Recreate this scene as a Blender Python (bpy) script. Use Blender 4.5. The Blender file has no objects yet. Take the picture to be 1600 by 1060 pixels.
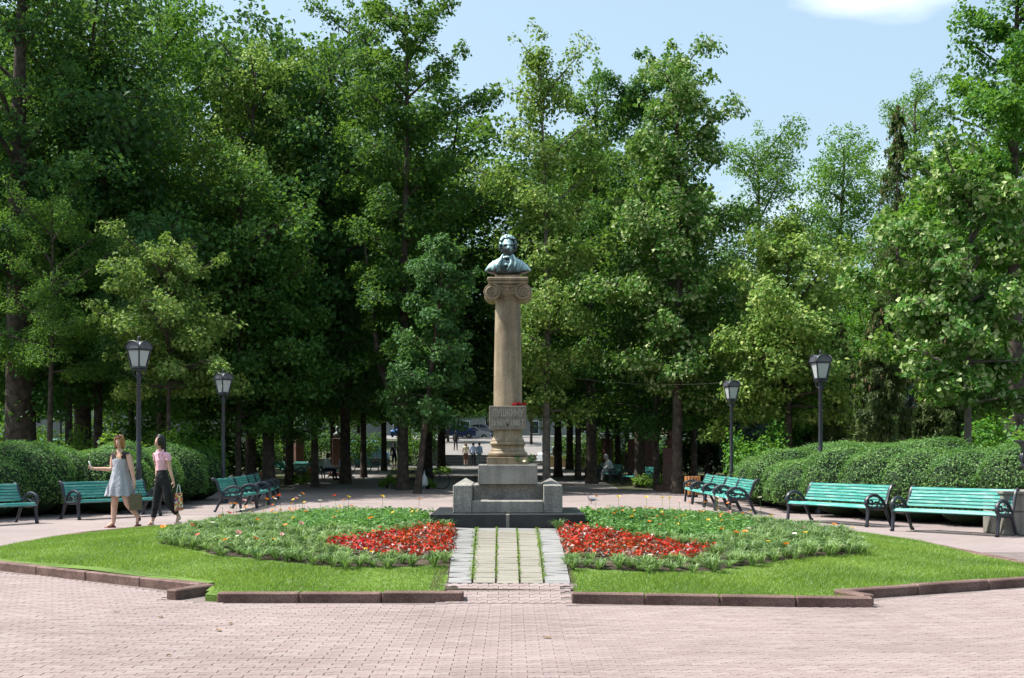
import bpy, math, random
import numpy as np
from mathutils import Vector, Matrix

# ------------------------------------------------------------------ scene, camera, light
SC = bpy.context.scene
COL = SC.collection
FPX, HZ, CH = 1898.0, 706.0, 1.42          # focal length and horizon in photo pixels, camera height in m

cam_data = bpy.data.cameras.new('camera')
cam_data.sensor_width = 36.0
cam_data.lens = 36.0 * FPX / 1600.0
cam_data.shift_y = (HZ - 530.0) / 1600.0
cam_data.clip_end = 3000
cam = bpy.data.objects.new('camera', cam_data)
cam.location = (0, 0, CH)
cam.rotation_euler = (math.radians(90), 0, 0)
COL.objects.link(cam)
SC.camera = cam

SUN_EL = math.radians(59)
SUN_AZ = math.radians(8)                  # how far the sun stands beyond the picture plane, to the left
S = Vector((-math.cos(SUN_AZ) * math.cos(SUN_EL), math.sin(SUN_AZ) * math.cos(SUN_EL), math.sin(SUN_EL)))

world = bpy.data.worlds.new('World')
SC.world = world
world.use_nodes = True
wn, wl = world.node_tree.nodes, world.node_tree.links
wn.clear()
w_out = wn.new('ShaderNodeOutputWorld')
w_bg = wn.new('ShaderNodeBackground')
w_sky = wn.new('ShaderNodeTexSky')
w_sky.sky_type = 'NISHITA'
w_sky.sun_disc = False
w_sky.sun_elevation = SUN_EL
w_sky.sun_rotation = math.atan2(S.x, S.y)
w_sky.air_density = 1.0
w_sky.dust_density = 3.0
w_sky.ozone_density = 1.6
w_bg.inputs['Strength'].default_value = 0.11
w_co = wn.new('ShaderNodeTexCoord')
w_map = wn.new('ShaderNodeMapping')
w_map.inputs['Scale'].default_value = (1.0, 1.0, 3.2)
w_map.inputs['Location'].default_value = (0.35, 0.0, 0.62)
w_no = wn.new('ShaderNodeTexNoise')
w_no.inputs['Scale'].default_value = 2.6
w_no.inputs['Detail'].default_value = 6
w_no.inputs['Roughness'].default_value = 0.52
w_ra = wn.new('ShaderNodeValToRGB')
w_ra.color_ramp.elements[0].position = 0.64
w_ra.color_ramp.elements[1].position = 0.98
w_mx = wn.new('ShaderNodeMixRGB')
w_mx.inputs['Color2'].default_value = (8.2, 8.5, 9.0, 1)
wl.new(w_co.outputs['Generated'], w_map.inputs['Vector'])
wl.new(w_map.outputs[0], w_no.inputs['Vector'])
def cloud(c, size):
    v = Vector(c).normalized()
    sub = wn.new('ShaderNodeVectorMath'); sub.operation = 'SUBTRACT'; sub.inputs[1].default_value = v
    mul = wn.new('ShaderNodeVectorMath'); mul.operation = 'MULTIPLY'; mul.inputs[1].default_value = (1, 1, 2.6)
    ln = wn.new('ShaderNodeVectorMath'); ln.operation = 'LENGTH'
    mr = wn.new('ShaderNodeMapRange'); mr.inputs['From Min'].default_value = 0; mr.inputs['From Max'].default_value = size
    mr.inputs['To Min'].default_value = .30; mr.inputs['To Max'].default_value = 0
    wl.new(w_co.outputs['Generated'], sub.inputs[0]); wl.new(sub.outputs[0], mul.inputs[0]); wl.new(mul.outputs[0], ln.inputs[0]); wl.new(ln.outputs['Value'], mr.inputs['Value'])
    return mr.outputs[0]
acc = w_no.outputs['Fac']
for c, sz in (((.292, 1, .378), .088), ((-.20, 1, .27), .13), ((.9, .3, .4), .3), ((-.6, -.8, .5), .35), ((.3, -.9, .35), .3)):
    ad = wn.new('ShaderNodeMath'); ad.operation = 'ADD'
    wl.new(acc, ad.inputs[0]); wl.new(cloud(c, sz), ad.inputs[1]); acc = ad.outputs[0]
wl.new(acc, w_ra.inputs['Fac'])
wl.new(w_ra.outputs['Color'], w_mx.inputs['Fac'])
w_hz = wn.new('ShaderNodeMixRGB')                     # a thin even veil of high haze
w_hz.inputs['Fac'].default_value = 0.38
w_hz.inputs['Color2'].default_value = (3.9, 5.3, 5.7, 1)
wl.new(w_sky.outputs[0], w_hz.inputs['Color1'])
wl.new(w_hz.outputs[0], w_mx.inputs['Color1'])
wl.new(w_mx.outputs[0], w_bg.inputs['Color'])
wl.new(w_bg.outputs[0], w_out.inputs[0])

sun_data = bpy.data.lights.new('sun', 'SUN')
sun_data.energy = 4.9
sun_data.angle = math.radians(0.53)
sun_data.color = (1.0, 0.965, 0.90)
sun = bpy.data.objects.new('sun', sun_data)
sun.rotation_euler = (-S).to_track_quat('-Z', 'Y').to_euler()
sun.location = (-20, 20, 40)
COL.objects.link(sun)

SC.view_settings.view_transform = 'Standard'
SC.view_settings.look = 'None'
SC.view_settings.exposure = 0.95
SC.view_settings.gamma = 1.0
SC.view_settings.use_curve_mapping = False
SC.render.engine = 'CYCLES'
SC.cycles.use_denoising = True
SC.cycles.max_bounces = 6
SC.cycles.diffuse_bounces = 3
SC.cycles.glossy_bounces = 2
SC.cycles.transmission_bounces = 4
SC.cycles.transparent_max_bounces = 4
SC.cycles.use_adaptive_sampling = True
SC.cycles.adaptive_threshold = 0.02
SC.cycles.caustics_reflective = False
SC.cycles.caustics_refractive = False

random.seed(7)

# ------------------------------------------------------------------ helpers: places
def terrain(y):
    """height of the ground: flat plaza, a gentle rise under the trees, steps, then a rising street"""
    if y < 46: return 0.0
    if y < 92: return (y - 46) * 0.0084
    return 0.386

def W(px, py, d):
    return Vector(((px - 800) * d / FPX, d, CH + (HZ - py) * d / FPX))

def G(px, py):
    d = CH * FPX / (py - HZ)
    return Vector(((px - 800) * d / FPX, d, 0))

MC = (-0.55, 17.9)
def mound(x, y):
    u2 = ((x - MC[0]) / 6.9) ** 2 + ((y - MC[1]) / 6.5) ** 2
    return 0.05 + 0.325 * max(0.0, 1 - u2)

def M(px, py):
    """the point of the raised lawn seen at a pixel"""
    d = 12.0
    for k in range(60):
        x = (px - 800) * d / FPX
        d2 = (CH - mound(x, d)) * FPX / (py - HZ)
        d += (d2 - d) * 0.5
    x = (px - 800) * d / FPX
    return Vector((x, d, mound(x, d)))

# ------------------------------------------------------------------ helpers: meshes
def tag(o, label=None, cat=None, group=None, kind=None):
    if label: o['label'] = label
    if cat: o['category'] = cat
    if group: o['group'] = group
    if kind: o['kind'] = kind
    return o

def empty(name, loc=(0, 0, 0), rz=0.0):
    o = bpy.data.objects.new(name, None)
    o.empty_display_size = 0.2
    o.location = loc
    o.rotation_euler = (0, 0, rz)
    COL.objects.link(o)
    return o

def link(name, me, parent=None, loc=None, rz=None):
    o = bpy.data.objects.new(name, me)
    COL.objects.link(o)
    if parent is not None: o.parent = parent
    if loc is not None: o.location = loc
    if rz is not None: o.rotation_euler = (0, 0, rz)
    return o

def copy_tree(o, parent=None):
    c = o.copy()
    COL.objects.link(c)
    c.parent = parent
    for ch in list(o.children): copy_tree(ch, c)
    return c

def mesh_np(name, V, F, mats, smooth=False, mat_idx=None):
    """V (n,3), F (m,k) -> mesh"""
    V = np.ascontiguousarray(V, dtype=np.float32); F = np.ascontiguousarray(F, dtype=np.int32)
    me = bpy.data.meshes.new(name)
    k = F.shape[1]
    me.vertices.add(len(V)); me.vertices.foreach_set('co', V.ravel())
    me.loops.add(F.size); me.loops.foreach_set('vertex_index', F.ravel())
    me.polygons.add(len(F)); me.polygons.foreach_set('loop_start', np.arange(len(F), dtype=np.int32) * k)
    if mat_idx is not None: me.polygons.foreach_set('material_index', np.ascontiguousarray(mat_idx, dtype=np.int32))
    me.polygons.foreach_set('use_smooth', np.full(len(F), bool(smooth)))
    for m in (mats if isinstance(mats, (list, tuple)) else [mats]): me.materials.append(m)
    me.update(calc_edges=True)
    return me

class MB:
    def __init__(self):
        self.v, self.f, self.m = [], [], []
        self.mat = 0
    def add(self, vs, fs):
        b = len(self.v)
        self.v += [tuple(p) for p in vs]
        self.f += [tuple(b + i for i in f) for f in fs]
        self.m += [self.mat] * len(fs)
        return self
    def box(self, c, s, rot=None):
        x, y, z = s[0] / 2, s[1] / 2, s[2] / 2
        P = [Vector((a, b, d)) for d in (-z, z) for b in (-y, y) for a in (-x, x)]
        if rot is not None: P = [rot @ p for p in P]
        P = [p + Vector(c) for p in P]
        return self.add(P, [(0, 2, 3, 1), (4, 5, 7, 6), (0, 1, 5, 4), (2, 6, 7, 3), (0, 4, 6, 2), (1, 3, 7, 5)])
    def bbox(self, c, s, b=0.01, rot=None):
        """box with chamfered edges"""
        x, y, z = s[0] / 2, s[1] / 2, s[2] / 2
        b = min(b, x * .45, y * .45, z * .45)
        P, idx = [], {}
        for sx in (-1, 1):
            for sy in (-1, 1):
                for sz in (-1, 1):
                    for ax in range(3):
                        p = [sx * (x - b), sy * (y - b), sz * (z - b)]
                        p[ax] = (sx * x, sy * y, sz * z)[ax]
                        idx[(sx, sy, sz, ax)] = len(P); P.append(Vector(p))
        F = []
        def quad(a, b_, c_, d): F.append((a, b_, c_, d))
        for ax in range(3):
            o1, o2 = (ax + 1) % 3, (ax + 2) % 3
            for s1 in (-1, 1):
                ks = []
                for (u, w) in ((-1, -1), (1, -1), (1, 1), (-1, 1)):
                    t = [0, 0, 0]; t[ax] = s1; t[o1] = u; t[o2] = w
                    ks.append(idx[(t[0], t[1], t[2], ax)])
                F.append(tuple(ks if s1 > 0 else ks[::-1]))
            for u in (-1, 1):
                for w in (-1, 1):
                    t = [[0, 0, 0], [0, 0, 0]]
                    for q, sgn in enumerate((-1, 1)):
                        t[q][ax] = sgn; t[q][o1] = u; t[q][o2] = w
                    a = idx[(*t[0], o1)]; b2 = idx[(*t[1], o1)]; c2 = idx[(*t[1], o2)]; d2 = idx[(*t[0], o2)]
                    F.append((a, b2, c2, d2) if u * w > 0 else (a, d2, c2, b2))
        for sx in (-1, 1):
            for sy in (-1, 1):
                for sz in (-1, 1):
                    tri = (idx[(sx, sy, sz, 0)], idx[(sx, sy, sz, 1)], idx[(sx, sy, sz, 2)])
                    F.append(tri if sx * sy * sz > 0 else tri[::-1])
        if rot is not None: P = [rot @ p for p in P]
        P = [p + Vector(c) for p in P]
        return self.add(P, F)
    def tube(self, pts, r, n=6, cap=True, flat=None):
        pts = [Vector(p) for p in pts]
        rs = r if isinstance(r, (list, tuple)) else [r] * len(pts)
        rings, prev = [], None
        for i, p in enumerate(pts):
            t = (pts[min(i + 1, len(pts) - 1)] - pts[max(i - 1, 0)])
            t = t.normalized() if t.length > 1e-9 else Vector((0, 0, 1))
            if prev is None:
                a = Vector((1, 0, 0)) if abs(t.x) < 0.9 else Vector((0, 1, 0))
                u = (a - t * a.dot(t)).normalized()
            else:
                u = prev - t * prev.dot(t)
                u = u.normalized() if u.length > 1e-6 else prev
            prev = u
            w = t.cross(u)
            rings.append([p + (u * math.cos(2 * math.pi * (k + .5) / n) + w * math.sin(2 * math.pi * (k + .5) / n)) * rs[i] for k in range(n)])
        V = [q for ring in rings for q in ring]
        F = []
        for i in range(len(pts) - 1):
            for k in range(n):
                F.append((i * n + k, i * n + (k + 1) % n, (i + 1) * n + (k + 1) % n, (i + 1) * n + k))
        if cap:
            F.append(tuple(range(n))[::-1]); F.append(tuple((len(pts) - 1) * n + k for k in range(n)))
        return self.add(V, F)
    def lathe(self, prof, n=24, c=(0, 0, 0), cap=True, sx=1.0, sy=1.0):
        V, F = [], []
        for (r, z) in prof:
            for k in range(n):
                a = 2 * math.pi * k / n
                V.append((c[0] + r * sx * math.cos(a), c[1] + r * sy * math.sin(a), c[2] + z))
        m = len(prof)
        for i in range(m - 1):
            for k in range(n):
                F.append((i * n + k, i * n + (k + 1) % n, (i + 1) * n + (k + 1) % n, (i + 1) * n + k))
        if cap:
            F.append(tuple(range(n))[::-1]); F.append(tuple((m - 1) * n + k for k in range(n)))
        return self.add(V, F)
    def ball(self, c, r, n=10, m=7, rot=None):
        rx, ry, rz = (r, r, r) if not isinstance(r, (tuple, list)) else r
        V, F = [], []
        V.append(Vector((0, 0, -rz)))
        for i in range(1, m):
            ph = -math.pi / 2 + math.pi * i / m
            for k in range(n):
                a = 2 * math.pi * k / n
                V.append(Vector((rx * math.cos(ph) * math.cos(a), ry * math.cos(ph) * math.sin(a), rz * math.sin(ph))))
        V.append(Vector((0, 0, rz)))
        for k in range(n):
            F.append((0, 1 + (k + 1) % n, 1 + k))
            F.append((len(V) - 1, 1 + (m - 2) * n + k, 1 + (m - 2) * n + (k + 1) % n))
        for i in range(m - 2):
            for k in range(n):
                F.append((1 + i * n + k, 1 + i * n + (k + 1) % n, 1 + (i + 1) * n + (k + 1) % n, 1 + (i + 1) * n + k))
        if rot is not None: V = [rot @ p for p in V]
        return self.add([p + Vector(c) for p in V], F)
    def prism(self, poly, z0, z1):
        n = len(poly)
        V = [(p[0], p[1], z0) for p in poly] + [(p[0], p[1], z1) for p in poly]
        F = [tuple(range(n))[::-1], tuple(range(n, 2 * n))]
        F += [(i, (i + 1) % n, n + (i + 1) % n, n + i) for i in range(n)]
        return self.add(V, F)
    def mesh(self, name, mats, smooth=False, auto=None):
        me = bpy.data.meshes.new(name)
        me.from_pydata(self.v, [], self.f)
        for m in (mats if isinstance(mats, (list, tuple)) else [mats]): me.materials.append(m)
        me.polygons.foreach_set('material_index', self.m)
        if smooth: me.polygons.foreach_set('use_smooth', [True] * len(self.f))
        me.update()
        if auto: me.set_sharp_from_angle(angle=math.radians(auto))
        return me
    def build(self, name, mats, parent=None, smooth=False, auto=None, loc=None, rz=None):
        return link(name, self.mesh(name, mats, smooth, auto), parent, loc, rz)

# ------------------------------------------------------------------ materials
def new_mat(name):
    m = bpy.data.materials.new(name)
    m.use_nodes = True
    nt = m.node_tree
    return m, nt, nt.nodes, nt.links, nt.nodes['Principled BSDF']

def ramp(nodes, stops, interp='LINEAR'):
    r = nodes.new('ShaderNodeValToRGB')
    cr = r.color_ramp
    cr.interpolation = interp
    while len(cr.elements) > len(stops): cr.elements.remove(cr.elements[-1])
    while len(cr.elements) < len(stops): cr.elements.new(0.5)
    for e, (p, c) in zip(cr.elements, stops):
        e.position = p
        e.color = (c[0], c[1], c[2], 1)
    return r

def surf(name, c1, c2, scale=8.0, rough=0.8, bump=0.0, bscale=60.0, spec=0.3, metal=0.0, detail=5, speck=None, sscale=220.0, mid=(.35, .65), coords='Object', streak=0.0):
    """noise-mottled solid material; speck = (dark, light) colours for a granite grain"""
    m, nt, N, L, P = new_mat(name)
    co = N.new('ShaderNodeTexCoord')
    no = N.new('ShaderNodeTexNoise'); no.inputs['Scale'].default_value = scale; no.inputs['Detail'].default_value = detail
    L.new(co.outputs[coords], no.inputs['Vector'])
    r = ramp(N, [(mid[0], c1), (mid[1], c2)])
    L.new(no.outputs['Fac'], r.inputs['Fac'])
    col = r.outputs['Color']
    if speck:
        n2 = N.new('ShaderNodeTexNoise'); n2.inputs['Scale'].default_value = sscale; n2.inputs['Detail'].default_value = 2
        L.new(co.outputs[coords], n2.inputs['Vector'])
        r2 = ramp(N, [(.36, speck[0]), (.5, (.5, .5, .5)), (.64, speck[1])])
        L.new(n2.outputs['Fac'], r2.inputs['Fac'])
        mx = N.new('ShaderNodeMixRGB'); mx.blend_type = 'OVERLAY'; mx.inputs['Fac'].default_value = 0.75
        L.new(col, mx.inputs['Color1']); L.new(r2.outputs['Color'], mx.inputs['Color2'])
        col = mx.outputs['Color']
    if streak:
        mp = N.new('ShaderNodeMapping'); mp.inputs['Scale'].default_value = (9, 9, .9); L.new(co.outputs[coords], mp.inputs['Vector'])
        n3 = N.new('ShaderNodeTexNoise'); n3.inputs['Scale'].default_value = 1.0; n3.inputs['Detail'].default_value = 6; L.new(mp.outputs[0], n3.inputs['Vector'])
        r3 = ramp(N, [(.38, (1 - streak,) * 3), (.62, (1.0, 1.0, 1.0))]); L.new(n3.outputs['Fac'], r3.inputs['Fac'])
        m3 = N.new('ShaderNodeMixRGB'); m3.blend_type = 'MULTIPLY'; m3.inputs['Fac'].default_value = 1
        L.new(col, m3.inputs['Color1']); L.new(r3.outputs['Color'], m3.inputs['Color2']); col = m3.outputs['Color']
    L.new(col, P.inputs['Base Color'])
    P.inputs['Roughness'].default_value = rough
    P.inputs['Specular IOR Level'].default_value = spec
    P.inputs['Metallic'].default_value = metal
    if bump:
        nb = N.new('ShaderNodeTexNoise'); nb.inputs['Scale'].default_value = bscale; nb.inputs['Detail'].default_value = 4
        L.new(co.outputs[coords], nb.inputs['Vector'])
        b = N.new('ShaderNodeBump'); b.inputs['Strength'].default_value = bump; b.inputs['Distance'].default_value = 0.02
        L.new(nb.outputs['Fac'], b.inputs['Height']); L.new(b.outputs['Normal'], P.inputs['Normal'])
    return m

def leaf_mat(name, stops, trans=0.35, tcol=(0.17, 0.36, 0.045), gloss=0.014, grough=0.5, objvar=0.2, pvar=.22, pscale=.9):
    """two-sided foliage: diffuse + translucent + a thin waxy sheen, colour varied leaf by leaf and plant by plant"""
    m, nt, N, L, P = new_mat(name)
    N.remove(P)
    out = N['Material Output']
    ge = N.new('ShaderNodeNewGeometry')
    oi = N.new('ShaderNodeObjectInfo')
    r = ramp(N, stops)
    L.new(ge.outputs['Random Per Island'], r.inputs['Fac'])
    hs = N.new('ShaderNodeHueSaturation')
    mr = N.new('ShaderNodeMapRange'); mr.inputs['To Min'].default_value = 1 - objvar; mr.inputs['To Max'].default_value = 1 + objvar
    L.new(oi.outputs['Random'], mr.inputs['Value'])
    pn = N.new('ShaderNodeTexNoise'); pn.inputs['Scale'].default_value = pscale; pn.inputs['Detail'].default_value = 3
    L.new(ge.outputs['Position'], pn.inputs['Vector'])
    pr = N.new('ShaderNodeMapRange'); pr.inputs['From Min'].default_value = .3; pr.inputs['From Max'].default_value = .7
    pr.inputs['To Min'].default_value = 1 - pvar; pr.inputs['To Max'].default_value = 1 + pvar
    L.new(pn.outputs['Fac'], pr.inputs['Value'])
    pm = N.new('ShaderNodeMath'); pm.operation = 'MULTIPLY'; L.new(mr.outputs[0], pm.inputs[0]); L.new(pr.outputs[0], pm.inputs[1])
    ph_ = N.new('ShaderNodeMapRange'); ph_.inputs['From Min'].default_value = .3; ph_.inputs['From Max'].default_value = .7
    ph_.inputs['To Min'].default_value = .515; ph_.inputs['To Max'].default_value = .485
    L.new(pn.outputs['Fac'], ph_.inputs['Value']); L.new(ph_.outputs[0], hs.inputs['Hue'])
    L.new(pm.outputs[0], hs.inputs['Value'])
    L.new(r.outputs['Color'], hs.inputs['Color'])
    d = N.new('ShaderNodeBsdfDiffuse')
    t = N.new('ShaderNodeBsdfTranslucent')
    mm = N.new('ShaderNodeMixRGB'); mm.blend_type = 'MIX'; mm.inputs['Fac'].default_value = 0.55
    mm.inputs['Color2'].default_value = (*tcol, 1)
    L.new(hs.outputs['Color'], d.inputs['Color'])
    L.new(hs.outputs['Color'], mm.inputs['Color1'])
    L.new(mm.outputs['Color'], t.inputs['Color'])
    a = N.new('ShaderNodeMixShader'); a.inputs['Fac'].default_value = trans
    L.new(d.outputs[0], a.inputs[1]); L.new(t.outputs[0], a.inputs[2])
    g = N.new('ShaderNodeBsdfGlossy'); g.inputs['Roughness'].default_value = grough
    g.inputs['Color'].default_value = (.9, .95, 1, 1)
    b = N.new('ShaderNodeMixShader'); b.inputs['Fac'].default_value = gloss
    L.new(a.outputs[0], b.inputs[1]); L.new(g.outputs[0], b.inputs[2])
    L.new(b.outputs[0], out.inputs['Surface'])
    return m

MAT = {}
MAT['soil'] = surf('soil', (.030, .022, .015), (.075, .058, .038), 3, .95, .6, 30, coords='Object')
MAT['park_ground'] = surf('park_ground', (.035, .040, .018), (.075, .085, .035), 1.2, .95, .7, 18)
MAT['joint'] = surf('joint', (.135, .108, .10), (.185, .15, .14), 4, .95)
MAT['kerb'] = surf('kerb', (.095, .055, .045), (.17, .108, .09), 5, .75, .25, 60, speck=((.15, .15, .15), (.85, .85, .85)), sscale=160)
MAT['granite'] = surf('granite', (.215, .205, .182), (.31, .295, .260), 3, .62, .08, 80, streak=.30, speck=((.12, .12, .12), (.86, .86, .86)), sscale=130)
MAT['granite_warm'] = surf('granite_warm', (.215, .160, .100), (.35, .275, .185), 2.6, .55, .06, 80, streak=.38, speck=((.2, .2, .2), (.8, .8, .8)), sscale=150)
MAT['granite_text'] = surf('granite_text', (.160, .138, .108), (.205, .178, .142), 4, .55, .06, 80, streak=.2, speck=((.2, .2, .2), (.8, .8, .8)), sscale=170)
MAT['letter'] = surf('letter', (.27, .245, .205), (.33, .30, .255), 30, .7)
MAT['black_granite'] = surf('black_granite', (.012, .013, .015), (.024, .025, .028), 5, .38, 0, 1, spec=.4, speck=((.4, .4, .4), (.75, .75, .75)), sscale=260)
MAT['slab_gap'] = surf('slab_gap', (.17, .16, .14), (.23, .21, .18), 20, .9)
MAT['iron'] = surf('iron', (.014, .017, .024), (.026, .030, .042), 14, .42, .1, 90, spec=.5)
MAT['lamp_iron'] = surf('lamp_iron', (.016, .019, .027), (.030, .034, .046), 10, .45, .1, 90, spec=.5)
MAT['lamp_roof'] = surf('lamp_roof', (.06, .066, .078), (.10, .105, .12), 10, .4, 0, 1, spec=.5)
MAT['bark'] = surf('bark', (.035, .028, .022), (.095, .075, .058), 5, .95, 1.0, 26)
MAT['bark_pale'] = surf('bark_pale', (.085, .072, .058), (.17, .15, .125), 5, .95, .8, 26)
MAT['wood_orange'] = surf('wood_orange', (.36, .15, .05), (.50, .23, .085), 10, .6, .2, 60)
MAT['red_granite'] = surf('red_granite', (.085, .042, .033), (.135, .07, .055), 6, .5, 0, 1, speck=((.3, .3, .3), (.7, .7, .7)))
MAT['statue_bronze'] = surf('statue_bronze', (.05, .06, .05), (.16, .18, .165), 8, .45, .1, 40, spec=.5, metal=.3)
MAT['wall_stone'] = surf('wall_stone', (.20, .19, .165), (.29, .275, .24), 3, .9, .4, 40, streak=.35)
MAT['wall_yellow'] = surf('wall_yellow', (.33, .26, .13), (.42, .34, .19), 3, .9, .4, 20)
MAT['white_panel'] = surf('white_panel', (.50, .52, .52), (.58, .60, .60), 3, .7)
MAT['rubber'] = surf('rubber', (.012, .012, .012), (.02, .02, .02), 20, .8)
MAT['window_dark'] = surf('window_dark', (.02, .025, .03), (.04, .048, .055), 1, .08, spec=.6)
MAT['chrome'] = surf('chrome', (.45, .45, .46), (.55, .55, .56), 10, .25, metal=1.0)
MAT['asphalt'] = surf('asphalt', (.085, .085, .088), (.12, .12, .122), 2, .9, .3, 60)

# turquoise bench paint: worn, paler where it has rubbed off
def bench_paint(name, base, pale, wear):
    m, nt, N, L, P = new_mat(name)
    co = N.new('ShaderNodeTexCoord'); oi = N.new('ShaderNodeObjectInfo')
    mp = N.new('ShaderNodeMapping'); mp.inputs['Scale'].default_value = (2.0, 26, 26)
    L.new(co.outputs['Object'], mp.inputs['Vector'])
    addv = N.new('ShaderNodeVectorMath'); addv.operation = 'ADD'
    sc = N.new('ShaderNodeVectorMath'); sc.operation = 'SCALE'; sc.inputs['Scale'].default_value = 60
    cmb = N.new('ShaderNodeCombineXYZ'); L.new(oi.outputs['Random'], cmb.inputs[0]); L.new(oi.outputs['Random'], cmb.inputs[1])
    L.new(cmb.outputs[0], sc.inputs[0]); L.new(mp.outputs[0], addv.inputs[0]); L.new(sc.outputs[0], addv.inputs[1])
    no = N.new('ShaderNodeTexNoise'); no.inputs['Scale'].default_value = 1.6; no.inputs['Detail'].default_value = 7; no.inputs['Roughness'].default_value = .65
    L.new(addv.outputs[0], no.inputs['Vector'])
    r = ramp(N, [(.30, tuple(c * .82 for c in base)), (.5, base), (wear, pale), (min(wear + .12, 1), tuple(min(1, c * 1.05) for c in pale))])
    L.new(no.outputs['Fac'], r.inputs['Fac'])
    hs = N.new('ShaderNodeHueSaturation'); mr = N.new('ShaderNodeMapRange')
    mr.inputs['To Min'].default_value = .86; mr.inputs['To Max'].default_value = 1.12
    L.new(oi.outputs['Random'], mr.inputs['Value']); L.new(mr.outputs[0], hs.inputs['Value'])
    L.new(r.outputs['Color'], hs.inputs['Color']); L.new(hs.outputs['Color'], P.inputs['Base Color'])
    P.inputs['Roughness'].default_value = .42
    b = N.new('ShaderNodeBump'); b.inputs['Strength'].default_value = .25; b.inputs['Distance'].default_value = .004
    L.new(no.outputs['Fac'], b.inputs['Height']); L.new(b.outputs['Normal'], P.inputs['Normal'])
    return m
MAT['bench_paint'] = bench_paint('bench_paint', (.036, .265, .225), (.24, .42, .375), .64)

# bronze with blue-green patina
def bronze():
    m, nt, N, L, P = new_mat('patina_bronze')
    co = N.new('ShaderNodeTexCoord'); ge = N.new('ShaderNodeNewGeometry')
    no = N.new('ShaderNodeTexNoise'); no.inputs['Scale'].default_value = 7; no.inputs['Detail'].default_value = 6
    mp = N.new('ShaderNodeMapping'); mp.inputs['Scale'].default_value = (1.4, 1.4, .5)
    L.new(co.outputs['Object'], mp.inputs['Vector']); L.new(mp.outputs[0], no.inputs['Vector'])
    sx = N.new('ShaderNodeSeparateXYZ'); L.new(ge.outputs['Normal'], sx.inputs[0])
    # rain-washed faces that look up carry the green crust, sheltered ones stay dark bronze
    mu = N.new('ShaderNodeMath'); mu.operation = 'MULTIPLY_ADD'; mu.inputs[1].default_value = .34
    L.new(sx.outputs['Z'], mu.inputs[0]); L.new(no.outputs['Fac'], mu.inputs[2])
    r = ramp(N, [(.36, (.020, .026, .026)), (.48, (.065, .105, .108)), (.60, (.20, .32, .325)), (.76, (.36, .52, .52))])
    L.new(mu.outputs[0], r.inputs['Fac']); L.new(r.outputs['Color'], P.inputs['Base Color'])
    P.inputs['Roughness'].default_value = .42; P.inputs['Metallic'].default_value = .25
    return m
MAT['bronze'] = bronze()

# pavers: each one its own tint, faint grime
def paver_mat(name, c1, c2, c3, var=.10):
    m, nt, N, L, P = new_mat(name)
    ge = N.new('ShaderNodeNewGeometry'); oi = N.new('ShaderNodeObjectInfo'); co = N.new('ShaderNodeTexCoord')
    ad = N.new('ShaderNodeMath'); ad.operation = 'ADD'
    L.new(ge.outputs['Random Per Island'], ad.inputs[0]); L.new(oi.outputs['Random'], ad.inputs[1])
    fr = N.new('ShaderNodeMath'); fr.operation = 'FRACT'; L.new(ad.outputs[0], fr.inputs[0])
    r = ramp(N, [(0, c1), (.55, c2), (1, c3)]); L.new(fr.outputs[0], r.inputs['Fac'])
    no = N.new('ShaderNodeTexNoise'); no.inputs['Scale'].default_value = .55; no.inputs['Detail'].default_value = 5
    L.new(ge.outputs['Position'], no.inputs['Vector'])
    n2 = N.new('ShaderNodeTexNoise'); n2.inputs['Scale'].default_value = 45; n2.inputs['Detail'].default_value = 4
    L.new(ge.outputs['Position'], n2.inputs['Vector'])
    r1 = ramp(N, [(.28, (.80, .79, .78)), (.5, (.99, .985, .98)), (.72, (1.10, 1.09, 1.09))]); L.new(no.outputs['Fac'], r1.inputs['Fac'])
    r2 = ramp(N, [(.3, (.88, .88, .88)), (.7, (1.08, 1.08, 1.08))]); L.new(n2.outputs['Fac'], r2.inputs['Fac'])
    m1 = N.new('ShaderNodeMixRGB'); m1.blend_type = 'MULTIPLY'; m1.inputs['Fac'].default_value = 1
    m2 = N.new('ShaderNodeMixRGB'); m2.blend_type = 'MULTIPLY'; m2.inputs['Fac'].default_value = 1
    L.new(r.outputs['Color'], m1.inputs['Color1']); L.new(r1.outputs['Color'], m1.inputs['Color2'])
    L.new(m1.outputs['Color'], m2.inputs['Color1']); L.new(r2.outputs['Color'], m2.inputs['Color2'])
    L.new(m2.outputs['Color'], P.inputs['Base Color'])
    P.inputs['Roughness'].default_value = .88; P.inputs['Specular IOR Level'].default_value = .2
    return m
MAT['paver'] = paver_mat('paver', (.228, .176, .168), (.246, .193, .185), (.268, .217, .209))
MAT['paver_beige'] = paver_mat('paver_beige', (.205, .192, .158), (.222, .208, .173), (.24, .226, .19))
MAT['paver_grey'] = paver_mat('paver_grey', (.195, .194, .19), (.218, .217, .212), (.242, .24, .235))
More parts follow.
